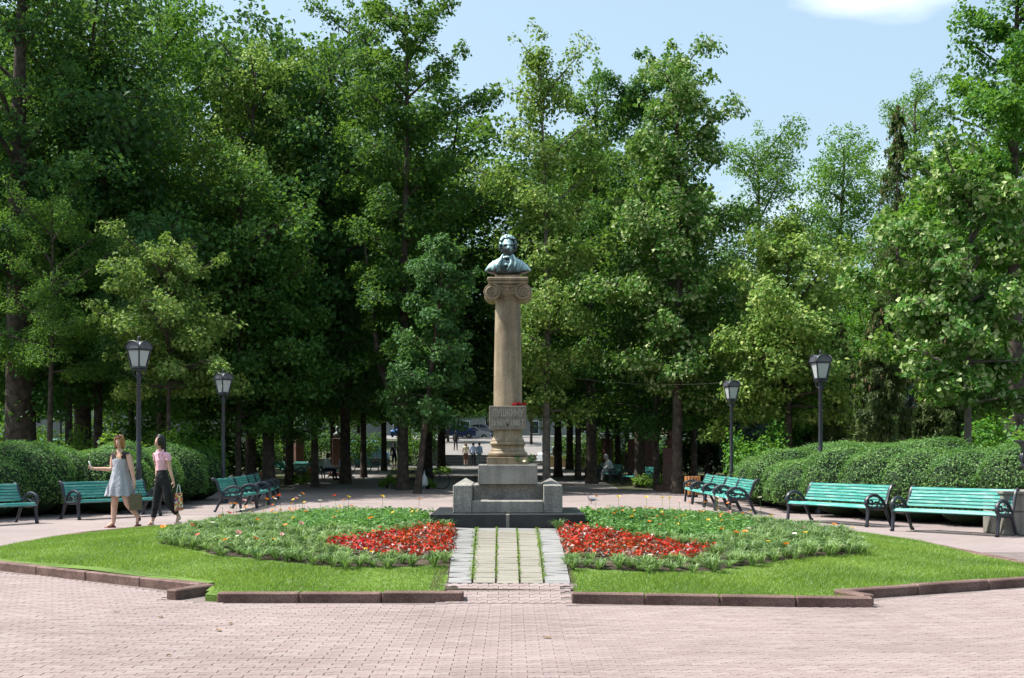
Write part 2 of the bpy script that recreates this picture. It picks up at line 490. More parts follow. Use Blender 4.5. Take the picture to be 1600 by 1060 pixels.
# the far paving: the same tints, joints too fine to build
def far_paving():
    m, nt, N, L, P = new_mat('far_paving')
    ge = N.new('ShaderNodeNewGeometry')
    br = N.new('ShaderNodeTexBrick'); br.inputs['Scale'].default_value = 1.0
    br.inputs['Brick Width'].default_value = .2; br.inputs['Row Height'].default_value = .09; br.inputs['Mortar Size'].default_value = .004
    br.inputs['Color1'].default_value = (.232, .186, .179, 1); br.inputs['Color2'].default_value = (.266, .218, .211, 1); br.inputs['Mortar'].default_value = (.185, .152, .146, 1)
    L.new(ge.outputs['Position'], br.inputs['Vector'])
    no = N.new('ShaderNodeTexNoise'); no.inputs['Scale'].default_value = .5; no.inputs['Detail'].default_value = 6
    L.new(ge.outputs['Position'], no.inputs['Vector'])
    r1 = ramp(N, [(.3, (.82, .81, .80)), (.7, (1.08, 1.07, 1.06))]); L.new(no.outputs['Fac'], r1.inputs['Fac'])
    m1 = N.new('ShaderNodeMixRGB'); m1.blend_type = 'MULTIPLY'; m1.inputs['Fac'].default_value = 1
    L.new(br.outputs['Color'], m1.inputs['Color1']); L.new(r1.outputs['Color'], m1.inputs['Color2'])
    L.new(m1.outputs['Color'], P.inputs['Base Color']); P.inputs['Roughness'].default_value = .9
    return m
MAT['far_paving'] = far_paving()
MAT['alley'] = surf('alley', (.155, .143, .135), (.21, .195, .183), 1.5, .9, .2, 40)

# foliage
MAT['leaf_linden'] = leaf_mat('leaf_linden', [(0, (0.025, 0.076, 0.013)), (.5, (0.054, 0.143, 0.023)), (1, (0.098, 0.207, 0.039))], .36, (.24, .42, .045), pvar=.32)
MAT['leaf_flower'] = leaf_mat('leaf_flower', [(0, (0.051, 0.118, 0.016)), (.40, (0.099, 0.196, 0.027)), (.60, (0.192, 0.284, 0.063)), (1, (0.329, 0.401, 0.126))], .36, (.28, .44, .06), pvar=.25)
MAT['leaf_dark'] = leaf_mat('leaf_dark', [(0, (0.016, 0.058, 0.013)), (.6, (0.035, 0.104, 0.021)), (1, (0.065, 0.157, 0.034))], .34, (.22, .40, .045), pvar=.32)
MAT['leaf_bluish'] = leaf_mat('leaf_bluish', [(0, (0.038, 0.106, 0.026)), (.6, (0.072, 0.179, 0.045)), (1, (0.146, 0.272, 0.101))], .32, (.18, .38, .07), pvar=.28)
MAT['leaf_robinia'] = leaf_mat('leaf_robinia', [(0, (0.049, 0.130, 0.018)), (.5, (0.086, 0.199, 0.030)), (1, (0.142, 0.259, 0.053))], .40, (.26, .48, .05), pvar=.28)
MAT['leaf_maple'] = leaf_mat('leaf_maple', [(0, (0.030, 0.107, 0.011)), (.5, (0.057, 0.169, 0.018)), (1, (0.098, 0.226, 0.030))], .40, (.26, .50, .04), pvar=.30)
MAT['leaf_silver'] = leaf_mat('leaf_silver', [(0, (0.040, 0.118, 0.015)), (.62, (0.081, 0.201, 0.027)), (.72, (0.250, 0.340, 0.120)), (1, (0.422, 0.494, 0.240))], .32, (.24, .42, .05))
MAT['needle'] = leaf_mat('needle', [(0, (.044, .074, .022)), (.6, (.078, .112, .032)), (1, (.125, .150, .048))], .3)
MAT['needle_blue'] = leaf_mat('needle_blue', [(0, (.035, .062, .052)), (.6, (.070, .105, .090)), (1, (.13, .17, .15))], .15)
MAT['cone'] = surf('cone', (.12, .075, .035), (.22, .145, .07), 6, .8)
MAT['hedge_leaf'] = leaf_mat('hedge_leaf', [(0, (.050, .128, .026)), (.5, (.092, .200, .042)), (1, (.150, .265, .070))], .34, gloss=.02, objvar=.05, pvar=.30, pscale=1.1)
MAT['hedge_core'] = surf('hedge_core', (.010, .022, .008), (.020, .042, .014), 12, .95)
MAT['grass'] = leaf_mat('grass', [(0, (.095, .180, .018)), (.5, (.145, .250, .030)), (.92, (.19, .29, .045)), (1, (.29, .31, .09))], .40, (.30, .48, .04), gloss=.03, objvar=.0, pvar=.28, pscale=.9)
MAT['lawn_soil'] = surf('lawn_soil', (.070, .125, .018), (.11, .18, .030), 1.1, .95, .5, 40)
MAT['bush_leaf'] = leaf_mat('bush_leaf', [(0, (.055, .12, .018)), (.5, (.10, .20, .028)), (1, (.16, .27, .045))], .45, (.34, .52, .05))
MAT['gaz_leaf'] = leaf_mat('gaz_leaf', [(0, (.100, .190, .052)), (.6, (.165, .270, .085)), (.9, (.23, .33, .14)), (1, (.38, .43, .26))], .34, (.28, .44, .08), gloss=.03)
MAT['mari_leaf'] = leaf_mat('mari_leaf', [(0, (.055, .15, .035)), (.6, (.100, .22, .055)), (1, (.16, .29, .085))], .32, (.2, .42, .06))
MAT['beg_leaf'] = leaf_mat('beg_leaf', [(0, (.065, .022, .012)), (.45, (.12, .036, .016)), (.75, (.12, .085, .022)), (1, (.13, .16, .04))], .30, (.42, .12, .03), gloss=.08)
MAT['beg_red'] = leaf_mat('beg_red', [(0, (.32, .014, .004)), (.6, (.45, .034, .010)), (1, (.55, .075, .028))], .25, (.55, .05, .01), gloss=.01, pvar=.1)
MAT['beg_pink'] = leaf_mat('beg_pink', [(0, (.50, .15, .14)), (.6, (.58, .34, .30)), (1, (.62, .53, .45))], .35, (.8, .5, .45), gloss=.04)
def petal(name, c): return leaf_mat(name, [(0, tuple(x * .85 for x in c)), (1, c)], .3, c, .03)
MAT['petal_orange'] = petal('petal_orange', (.80, .23, .015))
MAT['petal_yellow'] = petal('petal_yellow', (.84, .55, .03))
MAT['petal_white'] = petal('petal_white', (.82, .78, .66))
MAT['petal_pink'] = petal('petal_pink', (.76, .34, .34))
MAT['petal_red'] = petal('petal_red', (.70, .07, .03))
MAT['stem'] = surf('stem', (.10, .17, .05), (.14, .22, .07), 10, .8)
MAT['flower_heart'] = surf('flower_heart', (.20, .08, .01), (.35, .16, .02), 50, .9)
MAT['crimson'] = leaf_mat('crimson', [(0, (.42, .008, .020)), (1, (.66, .025, .050))], .2, (.7, .03, .04), .04)

# ------------------------------------------------------------------ ground, plaza, alleys
def sheet(name, rows, mat, dz):
    """rows: list of (y, x0, x1), following the terrain"""
    V, F = [], []
    for (y, a, b) in rows:
        V += [(a, y, terrain(y) + dz), (b, y, terrain(y) + dz)]
    for i in range(len(rows) - 1): F.append((2 * i, 2 * i + 1, 2 * i + 3, 2 * i + 2))
    me = bpy.data.meshes.new(name); me.from_pydata(V, [], F); me.materials.append(mat); me.update()
    return tag(link(name, me), kind='structure')

sheet('ground', [(-60, -900, 900), (46, -900, 900), (92, -900, 900), (300, -900, 900), (1500, -1500, 1500)], MAT['park_ground'], -.012)
sheet('plaza_bed', [(-40, -60, 60), (17.1, -60, 60)], MAT['joint'], -.006)
sheet('plaza_paving', [(17.1, -60, 60), (27, -60, 60), (33, -14, 12), (46, -9.2, 9.4)], MAT['far_paving'], -.002)
sheet('main_alley_path', [(46, -3.7, 4.1), (92, -4.6, 4.3), (94, -4.6, 4.3)], MAT['alley'], -.004)
sheet('side_alley_path', [(46, -8.9, -4.6), (60, -9.6, -6.0), (86, -13.5, -8.6), (92, -15.5, -6.5)], MAT['alley'], -.006)
sheet('cross_alley_path', [(86, -60, -4.65), (91.5, -60, -4.65)], MAT['alley'], -.005)

# steps at the end of the alley, then the street beyond them climbing gently
for k in range(4):
    MB().bbox((-.4, 94.3 + k * .75, .386 + .06 + k * .11), (10.4, .80, .125 + k * .22), .02).build('step', MAT['alley'], None)
o = [x for x in COL.objects if x.name.startswith('step')]
stairs = empty('stairway', (0, 0, 0)); tag(stairs, kind='structure')
for x in o: x.parent = stairs
def upper(y): return .82 + (y - 97) * .062
V = [(-5.6, 96.9, .86), (4.8, 96.9, .86), (5.6, 128, upper(128)), (-9.5, 128, upper(128)), (-40, 128.0, upper(128)), (40, 128.0, upper(128)), (40, 147, upper(138)), (-40, 147, upper(138))]
me = bpy.data.meshes.new('upper_street'); me.from_pydata(V, [], [(0, 1, 2, 3), (4, 5, 6, 7)]); me.materials.append(MAT['alley']); me.update()
tag(link('upper_street', me), kind='structure')
V = [(-60, 97.3, .33), (-5.55, 97.3, .33), (-9.45, 128, upper(128) - .05), (-60, 128, upper(128) - .05), (4.75, 97.3, .33), (60, 97.3, .33), (60, 128, upper(128) - .05), (5.55, 128, upper(128) - .05)]
me = bpy.data.meshes.new('slope'); me.from_pydata(V, [], [(0, 1, 2, 3), (4, 5, 6, 7)]); me.materials.append(MAT['park_ground']); me.update()
tag(link('slope', me), kind='structure')

# the raised lawn: outline, kerb stones, turf sheet, grass
LAWN = [(-2.90, 11.58), (-.5, 11.555), (.5, 11.51), (3.14, 11.22), (3.22, 11.80), (5.72, 13.10), (6.25, 14.3), (6.15, 18.2), (5.7, 21.2), (3.6, 24.2), (-3.6, 24.4), (-6.6, 22.4), (-7.2, 20.5), (-7.28, 16.45), (-6.20, 14.80), (-3.02, 12.28)]
PATH = [(-.62, 11.2), (.57, 11.2), (.60, 16.55), (-.74, 16.55)]      # paved way through it
def inside(p, poly):
    c = False
    j = len(poly) - 1
    for i in range(len(poly)):
        a, b = poly[i], poly[j]
        if (a[1] > p[1]) != (b[1] > p[1]) and p[0] < (b[0] - a[0]) * (p[1] - a[1]) / (b[1] - a[1]) + a[0]: c = not c
        j = i
    return c
def inside_np(X, Y, poly):
    c = np.zeros(len(X), bool)
    j = len(poly) - 1
    for i in range(len(poly)):
        a, b = poly[i], poly[j]
        if a[1] != b[1]:
            t = ((a[1] > Y) != (b[1] > Y)) & (X < (b[0] - a[0]) * (Y - a[1]) / (b[1] - a[1]) + a[0])
            c ^= t
        j = i
    return c
def on_path(x, y): return y < 16.6 and -.66 - max(0, y - 12) * .03 < x < .60

def mound_np(X, Y):
    u2 = ((X - MC[0]) / 6.9) ** 2 + ((Y - MC[1]) / 6.5) ** 2
    return 0.05 + 0.325 * np.maximum(0, 1 - u2)

def lawn_sheet():
    xs = np.arange(-7.6, 6.7, .1); ys = np.arange(11.1, 24.7, .1)
    idx = {}; V = []; F = []
    def vid(i, j):
        if (i, j) not in idx:
            idx[(i, j)] = len(V); V.append((xs[i], ys[j], mound(xs[i], ys[j])))
        return idx[(i, j)]
    shrink = LAWN
    for i in range(len(xs) - 1):
        for j in range(len(ys) - 1):
            cx, cy = xs[i] + .05, ys[j] + .05
            if -.70 < cx < .64 and cy < 12.4: continue
            if inside((cx, cy), shrink):
                F.append((vid(i, j), vid(i + 1, j), vid(i + 1, j + 1), vid(i, j + 1)))
    for (xa, xb) in ((-.92, -.655), (.605, .82)):          # turf strips beside the paved way
        for k in range(6):
            y0, y1 = 11.54 + k * .16, 11.54 + (k + 1) * .16
            b = len(V)
            V += [(x, y_, mound(x, y_) + .003) for x, y_ in ((xa, y0), (xb, y0), (xb, y1), (xa, y1))]
            F.append((b, b + 1, b + 2, b + 3))
    me = bpy.data.meshes.new('lawn'); me.from_pydata(V, [], F); me.materials.append(MAT['lawn_soil'])
    me.polygons.foreach_set('use_smooth', [True] * len(F)); me.update()
    return tag(link('lawn', me), kind='structure')
lawn = lawn_sheet()
mb = MB(); mb.prism([(-3.04, 12.3), (-2.97, 12.0), (-2.93, 11.60), (-2.80, 11.53), (-2.70, 11.56), (-2.6, 12.3)], -.02, .058)
mb.build('turf_edge', MAT['lawn_soil'], lawn)          # the open end of the turf in the gap of the kerb
V, F = [], []
for (x, y_), (nx, ny) in zip([(-3.10, 12.22), (-4.7, 13.49), (-6.25, 14.72), (-7.36, 16.4), (-7.30, 18.5)], [(.6, .8), (.62, .78), (.75, .66), (.95, .3), (1, 0)]):
    for q in (0.0, .22, .45):
        X_, Y_ = x + nx * q, y_ + ny * q
        V.append((X_, Y_, mound(X_, Y_) + .004))
    if len(V) > 3:
        b = len(V) - 6
        for q in (0, 1): F.append((b + q, b + q + 3, b + q + 4, b + q + 1))
me = bpy.data.meshes.new('turf_border'); me.from_pydata(V, [], F); me.materials.append(MAT['lawn_soil']); me.update(); link('turf_border', me, lawn)

# flower bed outlines on the mound (from the photograph)
def poly_px(pts): return [tuple(M(x, y))[:2] for x, y in pts]
BED_L = poly_px([(238, 850), (330, 870), (440, 881), (530, 890), (640, 890), (712, 884), (716, 858), (717, 830), (668, 826), (672, 812), (560, 810), (440, 812), (330, 822)])
BED_R = poly_px([(866, 830), (876, 858), (888, 892), (1000, 897), (1110, 897), (1190, 884), (1290, 870), (1352, 868), (1340, 846), (1250, 828), (1100, 816), (915, 810), (915, 828)])
BEG_L = poly_px([(500, 860), (570, 875), (712, 878), (716, 858), (717, 832), (672, 830), (600, 842)])
BEG_R = poly_px([(868, 833), (884, 874), (1000, 884), (1085, 881), (1126, 866), (1020, 852), (910, 832)])
MAR_L = poly_px([(455, 838), (600, 838), (672, 826), (672, 812), (560, 810), (470, 814)])
MAR_R = poly_px([(915, 810), (915, 830), (1010, 846), (1110, 850), (1180, 838), (1160, 824), (1060, 813)])

def bed_sheet(name, poly):
    cx = sum(p[0] for p in poly) / len(poly); cy = sum(p[1] for p in poly) / len(poly)
    V, F = [(cx, cy, mound(cx, cy) + .012)], []
    n, R = len(poly), 6
    for r in range(1, R + 1):
        for p in poly:
            x, y = cx + (p[0] - cx) * r / R, cy + (p[1] - cy) * r / R
            x, y = cx + (x - cx) * .97, cy + (y - cy) * .95
            V.append((x, y, mound(x, y) + (.012 if r < R else .004)))
    for i in range(n):
        F.append((0, 1 + i, 1 + (i + 1) % n))
        for r in range(R - 1):
            F.append((1 + r * n + i, 1 + (r + 1) * n + i, 1 + (r + 1) * n + (i + 1) % n, 1 + r * n + (i + 1) % n))
    me = bpy.data.meshes.new(name); me.from_pydata(V, [], F); me.materials.append(MAT['soil']); me.update()
    return tag(link(name, me), kind='structure')
bed_sheet('flower_bed_soil', BED_L); bed_sheet('flower_bed_soil', BED_R)

rng = np.random.default_rng(11)
def grass_blades(n):
    # denser in front, where blades can be told apart
    Y = 11.3 + (rng.random(n * 2) ** 1.35) * 13; X = rng.uniform(-7.5, 6.6, n * 2)
    ok = inside_np(X, Y, [(MC[0] + (p[0] - MC[0]) * .994, MC[1] + (p[1] - MC[1]) * .990) for p in LAWN])
    ok &= ~inside_np(X, Y, BED_L) & ~inside_np(X, Y, BED_R)
    ok &= ~((Y < 16.6) & (X > -.66 - np.maximum(0, Y - 12) * .03) & (X < .60))
    ok &= ~((Y > 16.5) & (Y < 18.8) & (X > -1.2) & (X < 1.1))
    # blades behind the beds and the monument are hidden
    ok &= ~((Y > 21.5) & (np.abs(X) < 4.5))
    X, Y = X[ok][:n], Y[ok][:n]
    Z = mound_np(X, Y)
    m = len(X)
    tuft = .75 + .5 * np.sin(X * 2.1 + 1.3 * np.sin(Y * 1.7)) * np.sin(Y * 2.3 + X)  * .5
    hh = rng.uniform(.030, .062, m) * tuft
    a = rng.uniform(0, 2 * np.pi, m); w = rng.uniform(.0028, .0048, m)
    lean = rng.normal(0, .022, (m, 2))
    b = np.stack([X, Y, Z - .004], 1)
    dx = np.stack([np.cos(a) * w, np.sin(a) * w, np.zeros(m)], 1)
    tip = b + np.stack([lean[:, 0], lean[:, 1], hh], 1)
    V = np.empty((m * 3, 3)); V[0::3] = b - dx; V[1::3] = b + dx; V[2::3] = tip
    F = np.arange(m * 3).reshape(m, 3)
    return link('grass', mesh_np('grass', V, F, MAT['grass']))
tag(grass_blades(330000), 'short bright green lawn grass around the flower beds', 'grass', kind='stuff')

# kerb stones
def kerb_run(root, pts, L=1.0, wd=.13, top=.096, skip=()):
    k = 0
    for i in range(len(pts) - 1):
        a, b = Vector((*pts[i], 0)), Vector((*pts[i + 1], 0))
        n = max(1, round((b - a).length / L)); u = (b - a) / n
        for j in range(n):
            c = a + u * (j + .5)
            r = Matrix.Rotation(math.atan2(u.y, u.x) + random.uniform(-.006, .006), 3, 'Z')
            MB().bbox((0, 0, (top - .10) / 2), (u.length - .008, wd, top + .10), .012).build('kerb_stone', MAT['kerb'], root, loc=(c.x + random.uniform(-.004, .004), c.y + random.uniform(-.006, .006), random.uniform(-.006, .004)))
            root.children[-1].rotation_euler = (random.uniform(-.012, .012), 0, math.atan2(u.y, u.x))
            k += 1
def kerb(label, pts, **kw):
    r = empty('kerb'); tag(r, label, 'kerb'); r['group'] = 'kerbs round the lawn'
    kerb_run(r, pts, **kw); return r
kerb('brown granite kerb along the front of the lawn, ending at the paved way, beside the gap', [(-2.78, 11.5), (-.45, 11.5)], L=.78)
kerb('brown granite kerb along the front of the lawn, from the paved way to the jutting corner', [(.56, 11.44), (3.30, 11.12)], L=.7)
kerb('sunlit brown kerb slanting from the gap in the lawn border to the left edge', [(-3.28, 11.68), (-3.02, 12.22)], L=.6)
r = bpy.data.objects['kerb.002']
kerb_run(r, [(-3.10, 12.22), (-6.25, 14.72), (-7.36, 16.4)], L=1.0)
kerb('brown kerb slanting from the jutting corner to the right edge, with stepped stones', [(3.12, 11.62), (3.30, 11.22)], L=.5)
r = bpy.data.objects['kerb.003']
kerb_run(r, [(3.14, 11.70), (5.78, 13.05), (6.32, 14.3)], L=.95)
kerb('low kerb between the lawn and the plaza on the women\'s side', [(-7.36, 16.45), (-7.28, 20.5), (-6.66, 22.45), (-3.6, 24.45)], top=.06)
kerb('low kerb between the lawn and the plaza facing the two long benches', [(6.34, 14.35), (6.22, 18.2), (5.76, 21.2), (3.62, 24.25)], top=.06)

# paving: wavy interlocking blocks in courses, half a block offset from row to row
PL, PW, JT = .20, .088, .0022
def wave(x): # trapezoid wave, period half a block
    t = (x / (PL / 2)) % 1.0
    if t < .30: return -.010
    if t < .50: return -.010 + .020 * (t - .30) / .20
    if t < .80: return .010
    return .010 - .020 * (t - .80) / .20
WX = [0.0, .030, .050, .080, .100, .130, .150, .180, .200]
def paver_arrays(simple=False):
    xs = WX
    JX = .0014
    lo = [(min(max(x, JX), PL - JX), wave(x if x < PL else PL - 1e-6) + JT) for x in xs]
    hi = [(min(max(x, JX), PL - JX), wave(x if x < PL else PL - 1e-6) + PW - JT) for x in xs][::-1]
    out = lo + hi
    n = len(out)
    c = .0025
    cx, cy = PL / 2, PW / 2
    top = [(x + (c if x < cx else -c) * (1 if abs(x - cx) > .09 else 0), y + (c if y < cy else -c), 0.0) for x, y in out]
    V = [(x, y, -.0035) for x, y in out] + top
    F = [tuple(range(n, 2 * n))] + [(i, (i + 1) % n, n + (i + 1) % n, n + i) for i in range(n)]
    return V, F
pav_root = [x for x in COL.objects if x.name == 'plaza_bed'][0]
PV, PF = paver_arrays()
pav_mesh = bpy.data.meshes.new('paving_block'); pav_mesh.from_pydata(PV, [], PF); pav_mesh.materials.append(MAT['paver']); pav_mesh.update()
def front_edge(x):
    """nearest y of the lawn border at x: paving stops there"""
    pts = [(-60, 60), (-7.4, 16.5), (-6.3, 14.72), (-3.2, 12.2), (-3.25, 11.7), (-2.8, 11.44), (3.30, 11.1), (3.30, 11.6), (5.78, 13.0), (6.4, 14.3), (60, 60)]
    for (a, b), (c, d) in zip(pts, pts[1:]):
        if a <= x <= c and c > a: return b + (d - b) * (x - a) / (c - a)
    return 11.4
blocks = []
row = 0
y = 7.55
rp = random.Random(3)
while y < 17.1:
    half = .455 * y + .35
    off = (PL / 2 if row % 2 else 0)
    x = math.floor(-half / PL) * PL + off
    while x < half:
        xc = x + PL / 2
        way = -.66 < x and x + PL < .62 and y < 11.30
        lim = min(front_edge(xc - .1), front_edge(xc + .1))
        if y + PW < lim - .01 or way: blocks.append((x, y))
        x += PL
    y += PW
    row += 1
near = [b for b in blocks if abs(b[0] + .1) < .43 * b[1] and b[1] > 7.72][:300]
nearset = set(near)
for (x, y) in near:
    o = link('paving_block', pav_mesh, pav_root, loc=(x, y, rp.uniform(-.0012, .0012)))
    o.rotation_euler = (rp.uniform(-.004, .004), rp.uniform(-.003, .003), rp.uniform(-.004, .004))
rest = [b for b in blocks if b not in nearset]
mb_v, mb_f = [], []
for (x, y) in rest:
    b = len(mb_v); z = rp.uniform(-.0012, .0012); tx = rp.uniform(-.006, .006); ty = rp.uniform(-.006, .006)
    mb_v += [(x + p[0], y + p[1], p[2] + z + (p[0] - .1) * tx + (p[1] - .044) * ty) for p in PV]
    mb_f += [tuple(b + i for i in f) for f in PF]
me = bpy.data.meshes.new('paving_blocks'); me.from_pydata(mb_v, [], mb_f); me.materials.append(MAT['paver']); me.update()
tag(link('paving_blocks', me, pav_root), kind='stuff')

# the paved way up to the monument: five strips of long stones, weeds in the seams
way = empty('paved_way'); tag(way, kind='structure')
EDG = [(-.63, -.775), (-.392, -.482), (-.158, -.205), (.078, .068), (.318, .342), (.578, .618)]
rows_y = np.linspace(11.98, 16.52, 34)
rw = random.Random(5)
for i in range(len(rows_y) - 1):
    for s in range(5):
        y0, y1 = rows_y[i], rows_y[i + 1] - .0035
        def ex(k, yy):
            t = (yy - 11.98) / (16.52 - 11.98); return EDG[k][0] + (EDG[k][1] - EDG[k][0]) * t
        g = .011 if 0 < s else .003
        g2 = .011 if s < 4 else .003
        a0, a1, b0, b1 = ex(s, y0) + g, ex(s + 1, y0) - g2, ex(s, y1) + g, ex(s + 1, y1) - g2
        yc = (y0 + y1) / 2
        jj = rw.uniform(-.002, .002); tl = rw.uniform(-.004, .004) * (1.5 if s in (0, 4) else .4)
        def pz(x, yy, e=0): return mound(x, yy) + .022 + jj + e
        sk = rw.uniform(-.008, .008) if s in (0, 4) else rw.uniform(-.0008, .0008)
        P = [(a0, y0 - sk), (a1, y0 + sk), (b1, y1 + sk), (b0, y1 - sk)]
        V = [(x, yy, pz(x, yy) + (tl if q in (0, 3) else -tl)) for q, (x, yy) in enumerate(P)]
        c_ = .004
        V2 = [(x, yy, pz(x, yy) - .03) for x, yy in P]
        grey = s in (0, 4) or i >= len(rows_y) - 4
        me = bpy.data.meshes.new('path_stone'); me.from_pydata(V2 + V, [], [(4, 5, 6, 7), (0, 1, 5, 4), (1, 2, 6, 5), (2, 3, 7, 6), (3, 0, 4, 7)])
        me.materials.append(MAT['paver_grey'] if grey else MAT['paver_beige']); me.update()
        link('path_stone', me, way)
V, F = [], []
for k, yy in enumerate(np.linspace(11.75, 16.6, 14)):
    for x in (-.80, .64): V.append((x, yy, mound(x, yy) + .004))
    if k: F.append((2 * k - 2, 2 * k - 1, 2 * k + 1, 2 * k))
me = bpy.data.meshes.new('path_bed'); me.from_pydata(V, [], F); me.materials.append(MAT['soil']); me.update(); link('path_bed', me, way)
Y0, Y1, ZT = 11.388, 11.968, mound(0, 11.98) + .018
n_r = 7; pit = (Y1 - Y0) / n_r
for i in range(n_r):                     # the pink blocks ramp up to the first long stones
    for j in range(-1, 7):
        xx = -.63 + j * PL + (PL / 2 if i % 2 else 0)
        if xx < -.66 or xx + PL > .63: continue
        o = link('paving_block', pav_mesh, way, loc=(xx, Y0 + i * pit, ZT * i / n_r + .002)); o.rotation_euler = (math.atan2(ZT, Y1 - Y0) + rw.uniform(-.01, .01), 0, rw.uniform(-.006, .006)); o.scale = (1, .94, 1)
V = [(-.72, 11.2, -.008), (.64, 11.2, -.008), (.64, 11.38, -.004), (-.72, 11.38, -.004), (.64, 12.0, ZT - .004), (-.72, 12.0, ZT - .004)]
me = bpy.data.meshes.new('ramp_bed'); me.from_pydata(V, [], [(0, 1, 2, 3), (3, 2, 4, 5)]); me.materials.append(MAT['joint']); me.update(); link('ramp_bed', me, way)

# ------------------------------------------------------------------ leaves and trees
def unit(a): return a / np.maximum(np.linalg.norm(a, axis=1, keepdims=True), 1e-9)

def leaf_quads(C, Nn, size, R, aspect=.75, fold=.22, droop=.5, var=.35):
    m = len(C)
    t = R.normal(size=(m, 3)); t[:, 2] -= droop
    a = unit(t - (t * Nn).sum(1, keepdims=True) * Nn)
    b = np.cross(Nn, a)
    s = (size * R.uniform(1 - var, 1 + var, m))[:, None]
    V = np.empty((m * 4, 3))
    V[0::4] = C - a * s * .5
    V[1::4] = C + b * s * aspect * .5 + Nn * s * fold * .5 - a * s * .08
    V[2::4] = C + a * s * .5
    V[3::4] = C - b * s * aspect * .5 + Nn * s * fold * .5 - a * s * .08
    return V, np.arange(m * 4).reshape(m, 4)

def make_tree(seed, Ht, base, R, n_prim=26, n_leaf=26000, leaf=.13, trunk_r=.2, prof=None, spray=.62, flat=.72, up=(.15, .9), droop=.25,
              lean=(0, 0), sparse=1.0, ldroop=.5, aspect=.75, upn=.55, fork=None, mat='leaf_linden', bark='bark', jitter=.35):
    rg = np.random.default_rng(seed); rd = random.Random(seed)
    spray *= .80; leaf *= .88; sparse *= 1.18
    prof = prof or (lambda t: (math.sin(math.pi * min(1, t * .71 + .19)) ** .5))
    lob = [rd.uniform(0, 6.28) for _ in range(3)]
    mb = MB()
    wob = [rd.uniform(-1, 1) for _ in range(4)]
    def tp(z):
        t = z / Ht
        return Vector((lean[0] * t + .018 * Ht * wob[0] * math.sin(t * 4 + wob[1] * 3) * t, lean[1] * t + .018 * Ht * wob[2] * math.sin(t * 3.3 + wob[3] * 3) * t, z))
    zs = [-.25, 0, .25, .8] + [Ht * .93 * k / 9 for k in range(1, 10) if Ht * k / 9 > 1.2]
    zs = sorted(zs)
    rr = [trunk_r * (1.32 if z <= 0 else (1.12 if z < .3 else (1 - .93 * (z / Ht) ** 1.15))) for z in zs]
    mb.tube([tp(z) for z in zs], [max(.015, q) for q in rr], 9)
    if fork:
        z0, ex, ey, z1 = fork
        p0 = tp(z0); p1 = Vector((ex, ey, z1))
        mb.tube([p0, p0.lerp(p1, .35) + Vector((ex * .25, ey * .2, 0)), p1], [trunk_r * .7, trunk_r * .55, trunk_r * .1], 7)
    sc, sr, so = [], [], []
    for i in range(n_prim):
        t = (i + rd.random()) / n_prim
        z = base + t * (Ht - base) * .93
        az = i * 2.399 + rd.uniform(-.5, .5)
        r = R * prof(t) * rd.uniform(.60, 1.14) * (1 + .24 * math.sin(2 * az + lob[0] + t * 6) + .12 * math.sin(3 * az + lob[1] - t * 9))
        dirv = Vector((math.cos(az), math.sin(az), 0))
        ua = up[0] + (up[1] - up[0]) * t + rd.uniform(-.22, .22)
        st = tp(max(.4, z - r * (.25 + .3 * ua)))
        pts = []
        wig = Vector((rd.uniform(-1, 1), rd.uniform(-1, 1), rd.uniform(-.5, .5))) * r * .10
        for k in range(6):
            s_ = k / 5
            pts.append(st + dirv * r * s_ + Vector((0, 0, r * (ua * s_ * 1.25 - droop * s_ * s_))) + wig * math.sin(s_ * 3.1))
        r0 = min(trunk_r * .55, .018 + .016 * r)
        mb.tube(pts, [r0 * (1 - .85 * k / 5) for k in range(6)], 5, cap=False)
        m = max(3, int(2.0 + r * 2.3 * sparse))
        for q in range(m):
            s_ = .22 + .85 * (q + rd.random() * .8) / m
            k = min(4.999, s_ * 5); k0 = int(k)
            p = pts[k0].lerp(pts[min(5, k0 + 1)], k - k0) if s_ < 1 else pts[5] + dirv * r * (s_ - 1)
            side = Vector((-dirv.y, dirv.x, 0)) * rd.uniform(-1, 1) * (.30 * r * (1.15 - .5 * s_) + .18)
            c = p + side + Vector((0, 0, rd.uniform(-.35, .35) * spray))
            if side.length > .35: mb.tube([p, c], [.014, .006], 3, cap=False)
            sc.append(c); sr.append(spray * rd.uniform(.65, 1.3) * (1.15 - .35 * s_) * min(1.25, .55 + .25 * r)); so.append(dirv)
    for k in range(12):
        c = tp(Ht * (.86 + .012 * k)); q_ = R * .32 * (1 - k / 14); c += Vector((rd.uniform(-q_, q_), rd.uniform(-q_, q_), rd.uniform(-.2, .3)))
        sc.append(c); sr.append(spray * (1.0 - .045 * k)); so.append(Vector((rd.uniform(-1, 1), rd.uniform(-1, 1), 1)).normalized())
    if fork:
        for k in range(7):
            s_ = .45 + .1 * k
            c = tp(fork[0]).lerp(Vector((fork[1], fork[2], fork[3])), s_) + Vector((rd.uniform(-.6, .6), rd.uniform(-.6, .6), rd.uniform(0, .4)))
            sc.append(c); sr.append(spray); so.append(Vector((fork[1], fork[2], .5)).normalized())
    sc = np.array(sc); sr = np.array(sr); so = np.array(so)
    wgt = sr ** 2 * rg.uniform(.55, 1.4, len(sr)); cnt = np.maximum(6, (n_leaf * wgt / wgt.sum()).astype(int))
    ids = np.repeat(np.arange(len(sc)), cnt)
    m = len(ids)
    u = unit(rg.normal(size=(m, 3))) * (rg.random(m) ** .42)[:, None]
    rad = sr[ids][:, None]
    C = sc[ids] + u * rad * np.array([1, 1, flat])
    C[:, 2] -= (np.linalg.norm(u[:, :2], axis=1) ** 2) * sr[ids] * .40 * (1 + droop)
    C += rg.normal(0, .05, (m, 3)) * jitter
